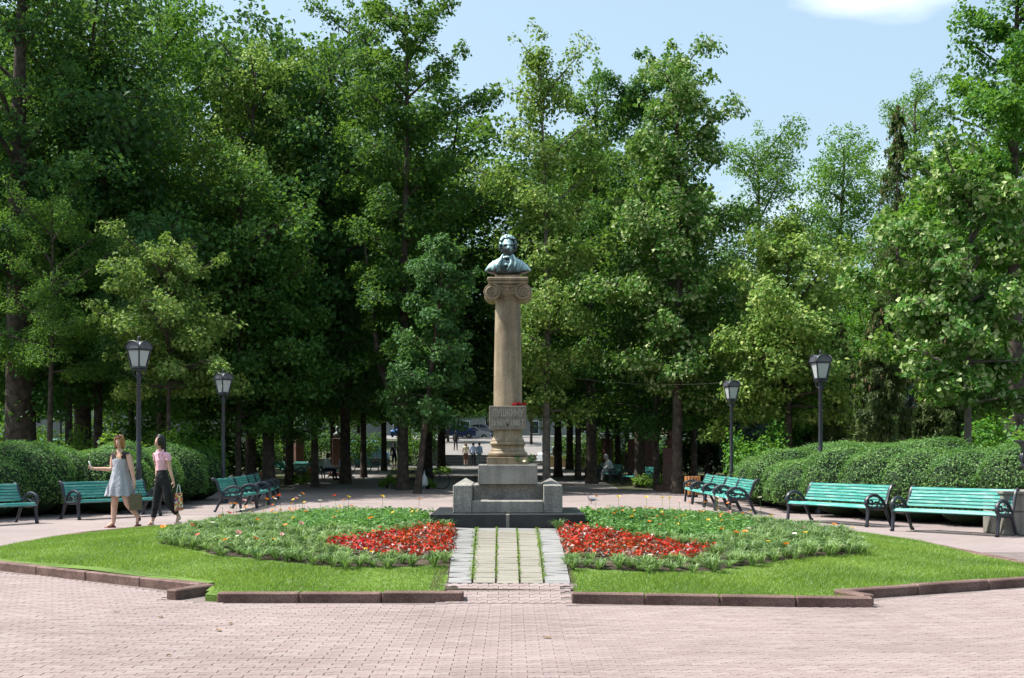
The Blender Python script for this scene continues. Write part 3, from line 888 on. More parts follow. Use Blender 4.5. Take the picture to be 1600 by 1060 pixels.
    Nn = unit(so[ids] * .55 + u * .35 + np.array([0, 0, upn]) + rg.normal(0, .62, (m, 3)))
    V, F = leaf_quads(C, Nn, leaf, rg, aspect, .22, ldroop, .5)
    return mb.mesh('trunk', MAT[bark], True), mesh_np('crown', V, F, MAT[mat])

def put_tree(name, label, meshes, loc, group=None, rz=0.0, scale=(1, 1, 1), cat='tree', extra=None):
    t = empty(name, loc, rz); t.scale = scale
    tag(t, label, cat, group)
    link('trunk', meshes[0], t); link('crown', meshes[1], t)
    if extra: tag(link(extra[0], extra[1], t), kind='stuff')
    return t

def tree_px(name, label, px, d, top, hw, cb, seed, group='trees round the plaza', **kw):
    """a tree given by its trunk's pixel column, distance, crown top, half width and crown base in the photograph"""
    Ht = CH + (HZ - top) * d / FPX - terrain(d); base = CH + (HZ - cb) * d / FPX - terrain(d); R = hw * d / FPX
    ms = make_tree(seed, Ht, base, R, **kw)
    return put_tree(name, label, ms, ((px - 800) * d / FPX, d, terrain(d)), group)

LIN = dict(leaf=.145)
tree_px('linden_tree', 'giant thick-trunked tree with dark hanging foliage at the left edge', 32, 39, -160, 175, 560, 1, trunk_r=.52, mat='leaf_dark', n_prim=34, n_leaf=36000, leaf=.15, bark='bark')
tree_px('locust_tree', 'light green feathery locust tree over the left end of the hedge', 78, 36.5, 290, 120, 560, 2, trunk_r=.10, mat='leaf_robinia', n_prim=22, n_leaf=26000, leaf=.085, spray=.5, aspect=.5)
tree_px('locust_tree', 'tall bright locust tree rising behind the dark giant at left', 128, 45, -60, 190, 430, 3, trunk_r=.34, mat='leaf_robinia', n_prim=34, n_leaf=36000, leaf=.125, aspect=.55, spray=.75)
tree_px('linden_tree', 'young linden with pale flowers beside the left street lamp', 262, 35.5, 368, 118, 585, 4, trunk_r=.085, mat='leaf_flower', n_prim=26, n_leaf=20000, leaf=.115, spray=.5)
tree_px('ash_tree', 'silvery green shrubby tree between locust and flowering linden', 215, 38, 335, 75, 600, 5, trunk_r=.08, mat='leaf_bluish', n_prim=22, n_leaf=13000, leaf=.12, aspect=.4)
tree_px('elm_tree', 'tall airy tree whose crown tops the left third', 255, 49, -30, 125, 420, 6, trunk_r=.30, mat='leaf_maple', n_prim=30, n_leaf=30000, leaf=.14)
tree_px('linden_tree', 'tall linden in pale yellow flower with sky showing through', 392, 47, 62, 112, 470, 7, trunk_r=.22, mat='leaf_flower', n_prim=24, n_leaf=19000, leaf=.15, sparse=.8, spray=.75)
tree_px('linden_tree', 'dark linden with lit lower sprays behind the orange bin', 420, 44, 300, 95, 655, 8, trunk_r=.24, mat='leaf_linden', n_prim=28, n_leaf=22000, **LIN)
tree_px('linden_tree', 'deep green linden with ragged top left of the tallest tree', 540, 52, -25, 130, 600, 9, trunk_r=.23, mat='leaf_dark', n_prim=34, n_leaf=30000, leaf=.155)
tree_px('linden_tree', 'tallest dark linden with forked trunk left of the column', 630, 45, -45, 125, 560, 10, trunk_r=.22, mat='leaf_linden', n_prim=36, n_leaf=36000, leaf=.15, fork=(2.2, -1.5, .2, 9.5))
tree_px('linden_tree', 'young leaning linden with pale lit leaves left of the column', 652, 41, 372, 78, 640, 11, trunk_r=.12, mat='leaf_bluish', n_prim=26, n_leaf=16000, leaf=.14, lean=(1.0, -.3), spray=.55)
tree_px('linden_tree', 'slender linden with bare lower trunk and pale clumps right of the column', 854, 43, 42, 98, 640, 12, trunk_r=.15, mat='leaf_flower', n_prim=34, n_leaf=23000, leaf=.14, sparse=.62, spray=.78, lean=(-.15, 0), bark='bark_pale')
tree_px('linden_tree', 'tall full linden behind the slender one, right of the column', 925, 52, 92, 105, 600, 13, trunk_r=.24, mat='leaf_linden', n_prim=32, n_leaf=30000, leaf=.15)
tree_px('linden_tree', 'tall linden between the alley benches and the blossoming one', 1000, 48, 80, 92, 590, 14, trunk_r=.22, mat='leaf_dark', n_prim=30, n_leaf=28000, leaf=.15)
tree_px('linden_tree', 'big blossoming linden with cream clusters right of centre', 1058, 41, 58, 118, 590, 15, trunk_r=.19, mat='leaf_silver', n_prim=40, n_leaf=36000, leaf=.155, spray=.68)
tree_px('linden_tree', 'spreading linden in layered light over the right hedge', 1232, 39, 330, 135, 610, 16, trunk_r=.14, mat='leaf_flower', n_prim=38, n_leaf=34000, leaf=.14, spray=.66, prof=lambda t: (math.sin(math.pi * min(1, t * .78 + .22)) ** .7))
tree_px('silver_linden_tree', 'near silver linden with large pale leaves over the right hedge', 1513, 27.5, 232, 150, 600, 17, trunk_r=.10, mat='leaf_silver', n_prim=30, n_leaf=24000, leaf=.138, aspect=.9, spray=.5, bark='bark_pale', upn=.45)
tree_px('maple_tree', 'tall bright maple filling the upper right corner', 1588, 39, -130, 135, 420, 18, trunk_r=.28, mat='leaf_maple', n_prim=34, n_leaf=36000, leaf=.15)
tree_px('locust_tree', 'distant light green locust in the dip of the treeline', 1195, 72, 185, 98, 560, 19, trunk_r=.26, mat='leaf_robinia', n_prim=32, n_leaf=24000, leaf=.20, spray=.9, aspect=.55, lean=(-.4, 0))
tree_px('locust_tree', 'distant feathery locust with dark leaning limbs right of the dip', 1290, 76, 190, 88, 560, 20, trunk_r=.30, mat='leaf_robinia', n_prim=32, n_leaf=24000, leaf=.20, spray=.95, aspect=.6, lean=(1.0, 0))
tree_px('locust_tree', 'tall pale locust rising behind the brown-coned spruce', 1428, 62, 112, 90, 480, 21, trunk_r=.30, mat='leaf_robinia', n_prim=30, n_leaf=26000, leaf=.14, spray=.8, aspect=.55)
tree_px('linden_tree', 'low sunlit linden on the alley corner at the bin', 1085, 47, 480, 70, 660, 22, trunk_r=.14, mat='leaf_linden', n_prim=22, n_leaf=14000, leaf=.14)
tree_px('linden_tree', 'broad dark tree past the left edge, its shade on the hedge end', -420, 27.5, -20, 190, 420, 23, trunk_r=.3, mat='leaf_dark', n_prim=30, n_leaf=20000, leaf=.17)

# conifers
def make_spruce(seed, Ht, base, R, n, cones=True, mat='needle'):
    rg = np.random.default_rng(seed); rd = random.Random(seed)
    mb = MB(); cb = MB()
    mb.tube([(0, 0, -.2), (0, 0, .5), (0, 0, Ht)], [R * .075, R * .06, .02], 8)
    C, Nn = [], []
    nb = int(26 + Ht * 5)
    per = n // nb
    for i in range(nb):
        t = (i + rd.random()) / nb
        z = base + t * (Ht - base); r = R * (1 - t) ** .75 * rd.uniform(.7, 1.1) + .12
        az = i * 2.399 + rd.uniform(-.4, .4); d = np.array([math.cos(az), math.sin(az), 0])
        tipz = z - r * .32 + r * .12
        mb.tube([(0, 0, z), tuple(d * r * .6 + [0, 0, z - r * .25]), tuple(d * r + [0, 0, tipz])], [.03, .02, .008], 4, cap=False)
        s = rg.random(per) ** .7
        p = d[None] * (r * s)[:, None]; p[:, 2] = z - r * .42 * s + r * .12 * s ** 3
        w = np.array([-d[1], d[0], 0]) * (rg.normal(0, .20, per) * (1.2 - s) * r * .9)[:, None]
        hang = rg.random(per) ** 1.6 * (.30 + .25 * r) * s
        p = p + w; p[:, 2] -= hang
        C.append(p); nn = rg.normal(0, .6, (per, 3)) + d * .8 + [0, 0, .4]; Nn.append(nn)
        if cones and t > .45:
            for k in range(5):
                q = d * r * rd.uniform(.55, 1.0); zc = z - r * .4 - rd.uniform(.1, .35)
                cb.lathe([(.010, 0), (.024, .03), (.022, .09), (.006, .13)], 5, (q[0] + rd.uniform(-.2, .2), q[1] + rd.uniform(-.2, .2), zc))
    C = np.concatenate(C); Nn = unit(np.concatenate(Nn))
    V, F = leaf_quads(C, Nn, .17, rg, .28, .1, 2.2)
    return (mb.mesh('trunk', MAT['bark'], True), mesh_np('crown', V, F, MAT[mat])), (cb.mesh('cones', MAT['cone']) if cones else None)
def spruce_px(label, px, d, top, hw, cb, seed, n, cones=True, mat='needle'):
    Ht = CH + (HZ - top) * d / FPX - terrain(d); base = CH + (HZ - cb) * d / FPX - terrain(d)
    ms, cn = make_spruce(seed, Ht, max(.4, base), hw * d / FPX, n, cones, mat)
    put_tree('spruce_tree', label, ms, ((px - 800) * d / FPX, d, terrain(d)), 'conifers', extra=('cones', cn) if cn else None)
spruce_px('tall spruce with hanging brown cones right of the dip in the treeline', 1402, 52, 165, 78, 680, 31, 20000)
spruce_px('drooping olive spruce behind the right hedge, under the layered linden', 1375, 35, 470, 62, 680, 32, 16000)
spruce_px('drooping spruce behind the right hedge beside the silver linden trunk', 1470, 36, 520, 62, 685, 33, 15000)
spruce_px('dark blue-green spruce behind the second right lamp', 1170, 48, 540, 52, 700, 34, 12000, False, 'needle_blue')
spruce_px('small blue spruce between the two drooping spruces', 1428, 38, 600, 30, 690, 35, 5000, False, 'needle_blue')
spruce_px('drooping spruce behind the right lamp post', 1310, 40, 500, 50, 690, 36, 11000)

# the wood behind: rows of lindens along the alleys and further back, from four grown shapes
protos = [make_tree(101, 17.5, 4.6, 4.2, 40, 27000, .20, .155, mat='leaf_dark', spray=.95),
          make_tree(102, 16.0, 4.1, 3.8, 36, 25000, .20, .145, mat='leaf_linden', spray=.95),
          make_tree(103, 18.5, 5.0, 4.5, 40, 27000, .21, .16, mat='leaf_dark', spray=1.0),
          make_tree(104, 15.0, 3.8, 4.1, 36, 25000, .20, .14, mat='leaf_maple', spray=.95)]
back = [  # px, d, proto, height scale
    (-60, 44, 0, 1.05), (35, 52, 2, 1.0), (108, 41.5, 0, .95), (152, 43, 2, 1.0), (205, 58, 1, 1.1), (352, 56, 2, 1.16), (372, 43, 1, .78),
    (452, 51, 0, 1.12), (492, 48, 2, .98), (568, 61, 1, 1.05), (600, 75, 0, 1.1), (668, 60, 0, 1.1, 1.45), (690, 76, 2, 1.1, 1.5), (520, 74, 1, 1.1), (446, 70, 0, 1.1),
    (250, 72, 3, 1.1), (110, 70, 1, 1.15), (20, 75, 3, 1.1), (872, 62, 2, .95, 1.4), (903, 57, 0, .9), (890, 78, 1, 1.1, 1.5), (966, 60, 2, .88),
    (980, 75, 0, 1.0), (1026, 45, 0, .72), (1046, 62, 1, .85), (1105, 58, 0, .62), (1135, 66, 1, .55), (1170, 56, 2, .46), (1235, 58, 3, .52), (1290, 60, 1, .48),
    (1345, 57, 3, .55), (1500, 60, 1, .9), (1560, 55, 3, 1.0), (1630, 50, 2, 1.0), (1475, 72, 0, .9), (1200, 90, 3, .8), (1080, 85, 2, .8),
    (640, 92, 2, 1.0), (560, 95, 3, 1.1), (760, 150, 1, .9), (830, 118, 0, .9), (700, 122, 2, .8), (672, 131, 1, .75), (716, 138, 2, .7, 1.2), (1150, 78, 3, .62, .9), (1255, 80, 1, .72, 1.0), (1215, 64, 0, .55, .9), (1375, 70, 3, .80, .95), (1335, 64, 1, .70, .95), (1462, 66, 3, .98, 1.0), (1440, 58, 0, .62, .9), (400, 92, 2, 1.2), (180, 95, 0, 1.2), (930, 96, 3, .9), (1330, 95, 2, .7), (1450, 98, 1, .8)]  # the pair of trees by the far cars is added to shade them
rb = random.Random(21)
OWN = {(-60, 44): 'dark tree standing past the left edge beyond the giant trunk', (35, 52): 'tree straight behind the giant thick trunk at the left edge', (108, 41.5): 'thick dark trunk next to the far-left lantern lamp',
       (152, 43): 'thick trunk between the far-left lamp and the leafy shrubs', (205, 58): 'tall tree deep behind the young flowering linden', (345, 56): 'tall tree deep behind the second left lamp', (372, 43): 'dark trunk right beside the second left lamp',
       (452, 51): 'dark trunk between the orange bin and the far green bench', (492, 48): 'dark trunk next to the bin beside the seated men', (668, 60): 'broad tree overhanging the alley left of the column', (690, 76): 'far broad tree on the left of the alley near the steps',
       (872, 62): 'broad tree overhanging the alley right of the column', (903, 57): 'dark trunk right of the slender linden, by the parked silver car', (890, 78): 'far broad tree on the right of the alley', (966, 60): 'dark trunk behind the hunched man\'s bench',
       (1026, 45): 'dark trunk beside the broad reddish bust post', (1105, 58): 'short tree in front of the white and blue van', (1170, 56): 'low tree behind the dark blue-green spruce', (1235, 58): 'low bright tree behind the spreading right linden', (1345, 57): 'low bright tree behind the drooping spruces',
       (1560, 55): 'bright tree behind the upper right maple', (1630, 50): 'dark tree past the right edge behind the urn', (458, 49): '', (1290, 60): 'low tree between the right lamp and the spruces'}
for (px, d, k, s, *ww) in back:
    z = terrain(d) if d < 96 else (upper(d) - .1 if d < 128 else upper(128))
    w = s * rb.uniform(.92, 1.08) if s > .7 else s * 1.25
    if ww: w = s * ww[0]
    put_tree('park_tree', OWN.get((px, d), 'tall shady tree in the dense wood behind the plaza'), protos[k], ((px - 800) * d / FPX, d, z), 'trees in the wood behind', rb.uniform(0, 6.28), (w, w, s))

# shrubs under the trees
def make_bush(seed, R, Ht, n, leaf, mat):
    rg = np.random.default_rng(seed); rd = random.Random(seed)
    mb = MB(); sc = []
    for i in range(14):
        az = i * 2.4; rr = R * rd.uniform(.3, .95); z = Ht * rd.uniform(.35, .95) * (1.1 - .5 * rr / R)
        p = Vector((math.cos(az) * rr, math.sin(az) * rr, z)); sc.append(tuple(p))
        mb.tube([(0, 0, -.05), p * .5 + Vector((0, 0, .1)), p], [.022, .015, .006], 4, cap=False)
    sc = np.array(sc); ids = rg.integers(0, len(sc), n)
    u = unit(rg.normal(size=(n, 3))) * (rg.random(n) ** .45)[:, None]
    C = sc[ids] + u * np.array([.42 * R, .42 * R, .28 * Ht]); C[:, 2] = np.maximum(C[:, 2], .04)
    Nn = unit(u * .6 + [0, 0, .7] + rg.normal(0, .5, (n, 3)))
    V, F = leaf_quads(C, Nn, leaf, rg, .7, .2, .5)
    return mb.mesh('stems', MAT['bark'], True), mesh_np('foliage', V, F, MAT[mat])
bushA = make_bush(1, .9, 1.7, 1800, .12, 'bush_leaf'); bushB = make_bush(2, 1.2, 2.6, 2800, .13, 'leaf_maple'); bushC = make_bush(3, .55, .5, 700, .10, 'bush_leaf')
def bush(label, px, d, ms, s=(1, 1, 1), grp='shrubs under the trees'):
    t = empty('shrub', ((px - 800) * d / FPX, d, terrain(d)), random.uniform(0, 6)); t.scale = s
    tag(t, label, 'shrub', grp); link('stems', ms[0], t); link('foliage', ms[1], t)
bush('yellow-green sunlit shrub at the far left edge beyond the hedge', 12, 40, bushA, (1, 1, 1.25))
bush('light green leafy shrub behind the hedge left of the lamp', 190, 33, bushA, (1, 1, 1.1))
bush('sunlit light green shrub behind the two women and the lamp', 250, 34.5, bushA, (1.1, 1, 1.15))
bush('leafy maple shrub behind the hedge between the two left lamps', 295, 36, bushB, (1, 1, 1))
bush('upright shrub against the dark trunks at far left', 128, 38, bushA, (.8, .8, 1.3))
bush('pale sunlit shrub beneath the right lamp', 1190, 38, bushB, (.8, .8, 1.0))
bush('dark round shrub near the right spruces', 1225, 40, bushA, (1, 1, 1))
bush('bright shrub at the right edge behind the urn', 1592, 34, bushB, (1.1, 1.1, 1.1))
bush('low plants at the foot of the leaning young linden', 668, 46, bushC, (1, .6, 1))
bush('low plants beside the dark lamp post of the side alley', 605, 47, bushC, (.6, .6, 1.1))
bush('low plants below the left bin and seated people', 470, 51, bushC, (1.4, .7, 1.1))
bush('low plants in front of the right alley benches', 1022, 47, bushC, (1.7, .7, 1.1))
bush('yellow-green shrub far along the right of the alley', 945, 66, bushA, (1, 1, 1.3))
bush('small plants at the corner by the steps', 688, 66, bushC, (1.2, .8, .9))
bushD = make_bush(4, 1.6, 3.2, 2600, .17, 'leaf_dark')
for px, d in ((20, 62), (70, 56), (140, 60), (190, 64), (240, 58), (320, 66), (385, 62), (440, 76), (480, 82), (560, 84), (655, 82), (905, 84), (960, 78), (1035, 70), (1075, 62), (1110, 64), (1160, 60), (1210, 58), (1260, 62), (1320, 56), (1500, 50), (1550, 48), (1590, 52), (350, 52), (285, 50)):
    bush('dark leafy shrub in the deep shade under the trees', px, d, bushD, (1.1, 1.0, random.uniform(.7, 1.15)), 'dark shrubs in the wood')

# ------------------------------------------------------------------ clipped hedges
def hedge(label, lobes, seed, n, leaf=.05):
    """lobes: (x, y, rx, ry, top) rounded clipped masses grown together"""
    rg = np.random.default_rng(seed)
    root = empty('hedge', (lobes[0][0], lobes[0][1], 0)); tag(root, label, 'hedge', 'clipped hedges')
    ox, oy = lobes[0][0], lobes[0][1]
    core = MB()
    L = []
    for (x, y, rx, ry, top) in lobes:
        zc = top * .48; rz = top * .52
        L.append((x - ox, y - oy, zc, rx, ry, rz))
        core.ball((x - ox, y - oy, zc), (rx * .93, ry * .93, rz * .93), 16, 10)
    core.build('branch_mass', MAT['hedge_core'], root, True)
    A = np.array(L); area = A[:, 3] * A[:, 5]
    ids = rg.choice(len(L), n, p=area / area.sum())
    u = unit(rg.normal(size=(n, 3))); u[:, 2] = np.where(u[:, 2] < -.55, -u[:, 2], u[:, 2])
    e = 2.3   # a little squarer than a ball: a clipped mound
    nrm = (np.abs(u) ** e).sum(1) ** (1 / e)
    u2 = u / nrm[:, None]
    bump = 1 + .06 * np.sin(u2[:, 0] * 6 + ids * 1.7) * np.sin(u2[:, 2] * 5 + u2[:, 1] * 4 + ids) + rg.normal(0, .030, n) + (rg.random(n) < .015) * rg.uniform(.02, .10, n)
    P = A[ids][:, :3] + u2 * .965 * A[ids][:, 3:6] * bump[:, None]
    keep = P[:, 2] > .03
    for k in range(len(L)):
        q = (P - A[k, :3]) / A[k, 3:6]
        keep &= ~(((np.abs(q) ** e).sum(1) ** (1 / e) < .90) & (ids != k))
    P, u = P[keep], u[keep]
    Nn = unit(u * .9 + [0, 0, .35] + rg.normal(0, .55, P.shape))
    V, F = leaf_quads(P, Nn, leaf, rg, .62, .2, -.3)
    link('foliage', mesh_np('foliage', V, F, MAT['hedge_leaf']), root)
    return root
def G0(px, py): 
    g = G(px, py); return g.x, g.y
rh = random.Random(9)
# left: behind the two front benches, round the corner, along the four benches towards the alley
LB = [(-10.9, 22.5), (-8.0, 27.3), (-7.55, 28.6), (-8.2, 37.5)]
lobes = []
def run(a, b, off, n, rx, top, lobes):
    a = Vector((*a, 0)); b = Vector((*b, 0)); u = (b - a).normalized(); w = Vector((-u.y, u.x, 0)) * off
    for k in range(n):
        p = a.lerp(b, (k + .5) / n) + w * rh.uniform(.92, 1.1)
        lobes.append((p.x + rh.uniform(-.12, .12), p.y + rh.uniform(-.12, .12), rx * rh.uniform(.88, 1.25), rx * rh.uniform(.88, 1.2), top * rh.uniform(.90, 1.12)))
run((-12.6, 20.5), (-8.4, 27.4), 1.75, 7, .95, 1.50, lobes)
run((-12.6, 20.5), (-8.4, 27.4), 3.3, 5, 1.15, 1.46, lobes)
run((-8.2, 27.6), (-8.2, 36.2), 1.25, 7, .92, 1.52, lobes)
run((-8.2, 27.6), (-8.2, 34.2), 2.9, 5, 1.15, 1.50, lobes)
hedge('rounded clipped green hedge behind the benches on the women\'s side', lobes, 51, 150000)
lobes = []
run((4.75 + 1.15, 34.9), (4.75 + 1.2, 27.8), 1.0, 6, .85, 1.36, lobes)
run((5.75, 26.4), (9.2, 20.2), 1.45, 6, .92, 1.50, lobes)
run((5.75, 26.9), (10.4, 20.6), 2.9, 5, 1.15, 1.62, lobes)
run((7.3, 33), (7.3, 28.4), 1.4, 4, 1.2, 1.55, lobes)
hedge('rounded clipped green hedge behind the benches on the urn side', lobes, 52, 150000)

# ------------------------------------------------------------------ flower plants
def strap_plant(seed, n, h, w, spread):
    rg = np.random.default_rng(seed)
    V, F = [], []
    for i in range(n):
        a = rg.uniform(0, 2 * math.pi); L = h * rg.uniform(.7, 1.25); out = spread * rg.uniform(.3, 1.1)
        d = np.array([math.cos(a), math.sin(a), 0]); s = np.array([-d[1], d[0], 0]) * w * rg.uniform(.7, 1.2)
        p0 = d * .015; p1 = d * out * .5 + [0, 0, L * .75]; p2 = d * out + [0, 0, L * rg.uniform(.55, 1.0)]
        b = len(V); V += [p0 - s * .4, p0 + s * .4, p1 + s, p1 - s, p2]
        F += [(b, b + 1, b + 2), (b, b + 2, b + 3), (b + 3, b + 2, b + 4)]
    return mesh_np('strap_leaves', np.array(V), np.array(F), MAT['gaz_leaf'])
def bushy_plant(seed, n, R, h, leaf, mat):
    rg = np.random.default_rng(seed)
    u = unit(rg.normal(size=(n, 3))); u[:, 2] = np.abs(u[:, 2]); u *= (rg.random(n) ** .35)[:, None]
    C = u * [R, R, h]; Nn = unit(u * .7 + [0, 0, .6] + rg.normal(0, .5, (n, 3)))
    V, F = leaf_quads(C + [0, 0, .015], Nn, leaf, rg, .6, .2, .2)
    return mesh_np('leaf_tuft', V, F, MAT[mat])
def bloom(stem_h, r, pm, seed, cup=.35):
    rd = random.Random(seed); mb = MB(); mb.mat = 0
    lx, ly = rd.uniform(-.04, .04), rd.uniform(-.04, .04)
    mb.tube([(0, 0, .02), (lx * .4, ly * .4, stem_h * .5), (lx, ly, stem_h)], [.0035, .003, .003], 3, cap=False)
    mb.mat = 1
    n = 10
    tilt = Matrix.Rotation(rd.uniform(-.5, .5), 3, 'X') @ Matrix.Rotation(rd.uniform(-.5, .5), 3, 'Y')
    for k in range(n):
        a = 2 * math.pi * k / n; d = Vector((math.cos(a), math.sin(a), 0)); s = Vector((-d.y, d.x, 0))
        P = [d * r * .15, d * r * .7 + s * r * .26 + Vector((0, 0, r * cup * .8)), d * r + Vector((0, 0, r * cup)), d * r * .7 - s * r * .26 + Vector((0, 0, r * cup * .8))]
        mb.add([tilt @ p + Vector((lx, ly, stem_h)) for p in P], [(0, 1, 2, 3)])
    mb.mat = 2
    mb.ball((lx, ly, stem_h + r * .1), (r * .28, r * .28, r * .16), 6, 4)
    return mb.mesh('flower', [MAT['stem'], MAT[pm], MAT['flower_heart']])
gaz = [strap_plant(200 + k, 64, .125 + .02 * (k % 3), .0065, .22) for k in range(5)]
gbl = [bloom(.17 + .05 * (k % 3), .040, pm, 300 + k) for k, pm in enumerate(['petal_orange', 'petal_yellow', 'petal_white', 'petal_pink', 'petal_orange', 'petal_white', 'petal_red', 'petal_yellow'])]
tall = [bloom(.33 + .05 * (k % 3), .036, pm, 340 + k) for k, pm in enumerate(['petal_orange', 'petal_yellow', 'petal_white', 'petal_pink', 'petal_orange', 'petal_red'])]
mari = [bushy_plant(220 + k, 90, .15, .17, .055, 'mari_leaf') for k in range(4)]
mbl = [bloom(.175, .026, pm, 360 + k, .5) for k, pm in enumerate(['petal_yellow', 'petal_orange'])]
beg = [bushy_plant(240 + k, 46, .095, .11, .045, 'beg_leaf') for k in range(4)]
def beg_bloom(seed, mat):
    rg = np.random.default_rng(seed); n = 20
    u = unit(rg.normal(size=(n, 3))); u[:, 2] = np.abs(u[:, 2]) * .8 + .35
    C = unit(u) * [.095, .095, .12] * rg.uniform(.8, 1.12, (n, 1))
    V, F = leaf_quads(C + [0, 0, .02], unit(u + rg.normal(0, .4, (n, 3))), .034, rg, .95, .15, .2)
    return mesh_np('blossoms', V, F, MAT[mat])
bred = [beg_bloom(260 + k, 'beg_red') for k in range(4)]; bpink = [beg_bloom(270 + k, 'beg_pink') for k in range(3)]

rf = random.Random(77)
def scatter(poly, step, jit):
    x0, x1 = min(p[0] for p in poly), max(p[0] for p in poly); y0, y1 = min(p[1] for p in poly), max(p[1] for p in poly)
    out = []; y = y0; r = 0
    while y < y1:
        x = x0 + (step / 2 if r % 2 else 0)
        while x < x1:
            q = (x + rf.uniform(-jit, jit), y + rf.uniform(-jit, jit))
            if inside(q, poly): out.append(q)
            x += step
        y += step * .9; r += 1
    return out
def clear(q): return not on_path(*q) and not (-1.18 < q[0] < 1.06 and 16.5 < q[1] < 18.8)
for poly, side in ((BEG_L, 'left'), (BEG_R, 'right')):
    for q in scatter(poly, .178, .035):
        if not clear(q): continue
        edge = min(math.dist(q, p) for p in poly)
        back_row = (q[1] > 15.6) or rf.random() < .06
        s = rf.uniform(.8, 1.2)
        pale = rf.random() < (.30 if q[1] > 16.2 else .02)
        o = link('begonia_plant', rf.choice(beg), None, (q[0], q[1], mound(*q) + .005), rf.uniform(0, 6.28)); o.scale = (s, s, s)
        tag(o, 'low bronze-leaved begonia with ' + ('pale pink' if pale else 'red') + ' blossoms in the bed ' + side + ' of the paved way', 'begonia', 'begonias in the flower beds')
        link('blossoms', rf.choice(bpink if pale else bred), o)
def join_rest(name, label, cat, items):
    '''the far rows of a bed, joined: items are (mesh, x, y, z, rz, scale)'''
    Vs, Fs, Ms, mats, b = [], [], [], [], 0
    for (me, x, y, z, a, s_) in items:
        v = np.empty(len(me.vertices) * 3, np.float32); me.vertices.foreach_get('co', v); v = v.reshape(-1, 3) * s_
        c, n = math.cos(a), math.sin(a)
        Vs.append(np.stack([v[:, 0] * c - v[:, 1] * n + x, v[:, 0] * n + v[:, 1] * c + y, v[:, 2] + z], 1))
        off = []
        for m in me.materials:
            if m not in mats: mats.append(m)
            off.append(mats.index(m))
        for p in me.polygons:
            Fs.append(tuple(b + q for q in p.vertices)); Ms.append(off[p.material_index])
        b += len(v)
    me = bpy.data.meshes.new(name); me.from_pydata(np.concatenate(Vs).tolist(), [], Fs)
    for m in mats: me.materials.append(m)
    me.polygons.foreach_set('material_index', Ms); me.update()
    return tag(link(name, me), label, cat, kind='stuff')
marl, gazl = [], []
for poly, side in ((MAR_L, 'left'), (MAR_R, 'right')):
    beg_p = BEG_L if side == 'left' else BEG_R
    for q in scatter(poly, .235, .05):
        if not clear(q) or inside(q, beg_p): continue
        fl = rf.choice(mbl) if rf.random() < (.08 if side == 'left' else .20) else None
        marl.append((q[1], q, side, rf.choice(mari), rf.uniform(.85, 1.2), fl))
for poly, bp, mp_, side in ((BED_L, BEG_L, MAR_L, 'left'), (BED_R, BEG_R, MAR_R, 'right')):
    for q in scatter(poly, .215, .06):
        if not clear(q) or inside(q, bp) or inside(q, mp_): continue
        fl = None
        if q[1] > 19 and rf.random() < .09: fl = rf.choice(tall)
        elif rf.random() < .06: fl = rf.choice(gbl)
        gazl.append((q[1], q, side, rf.choice(gaz), rf.uniform(.8, 1.2) * (.85 if q[1] < 14.2 else 1), fl))
for k in range(26):                      # tall open blooms standing against the paving behind
    px = rf.choice([rf.uniform(300, 670), rf.uniform(915, 1240)])
    q = tuple(M(px, 812 + abs(px - 800) * .018))[:2]
    if inside(q, BED_L if px < 800 else BED_R): gazl.append((q[1], q, 'left' if px < 800 else 'right', rf.choice(gaz), 1.0, rf.choice(tall)))
for lst, name, lab, cat, grp, rname, rlab in (
    (marl, 'marigold_plant', 'bushy green marigold in the bed %s of the monument', 'marigold', 'marigolds in the flower beds', 'marigold_rows', 'far rows of bushy green marigolds beside the monument'),
    (gazl, 'gazania_plant', 'clump of grey-green strap leaves in the outer bed %s of the monument', 'gazania', 'gazanias in the flower beds', 'gazania_rows', 'far rows of strap-leaved gazanias with tall open flowers')):
    lst.sort(key=lambda t: t[0])
    rest_ = []
    for n_, (yy, q, side, me, s_, fl) in enumerate(lst):
        a = rf.uniform(0, 6.28); z = mound(*q) + .005
        if n_ < 298:
            o = link(name, me, None, (q[0], q[1], z), a); o.scale = (s_, s_, s_)
            tag(o, (lab % side) + (', in flower' if fl else ''), cat, grp)
            if fl: link('flower', fl, o)
        else:
            rest_.append((me, q[0], q[1], z, a, s_))
            if fl: rest_.append((fl, q[0], q[1], z, a, s_))
    if rest_: join_rest(rname, rlab, cat, rest_)
# weeds in the seams of the paved way
def weeds():
    rg = np.random.default_rng(5); C = []
    for s, (a, b) in enumerate(EDG[1:5]):
        n = (620, 330, 330, 520)[s]
        t = rg.random(n)
        dens = .5 + .5 * np.sin(t * 13 + s * 2)
        t = t[rg.random(n) < .45 + .55 * dens]
        x = a + (b - a) * t + rg.normal(0, (.020, .009, .009, .016)[s], len(t)); y = 12.1 + 4.4 * t
        C.append(np.stack([x, y, mound_np(x, y) + .026 + rg.random(len(t)) * .018], 1))
    C = np.concatenate(C)
    V, F = leaf_quads(C, unit(rg.normal(0, .5, C.shape) + [0, 0, 1]), .024, rg, .6, .2, 0)
    return link('weeds', mesh_np('weeds', V, F, MAT['bush_leaf']))
tag(weeds(), 'small green weeds growing in the seams of the paved way', 'weeds', kind='stuff')

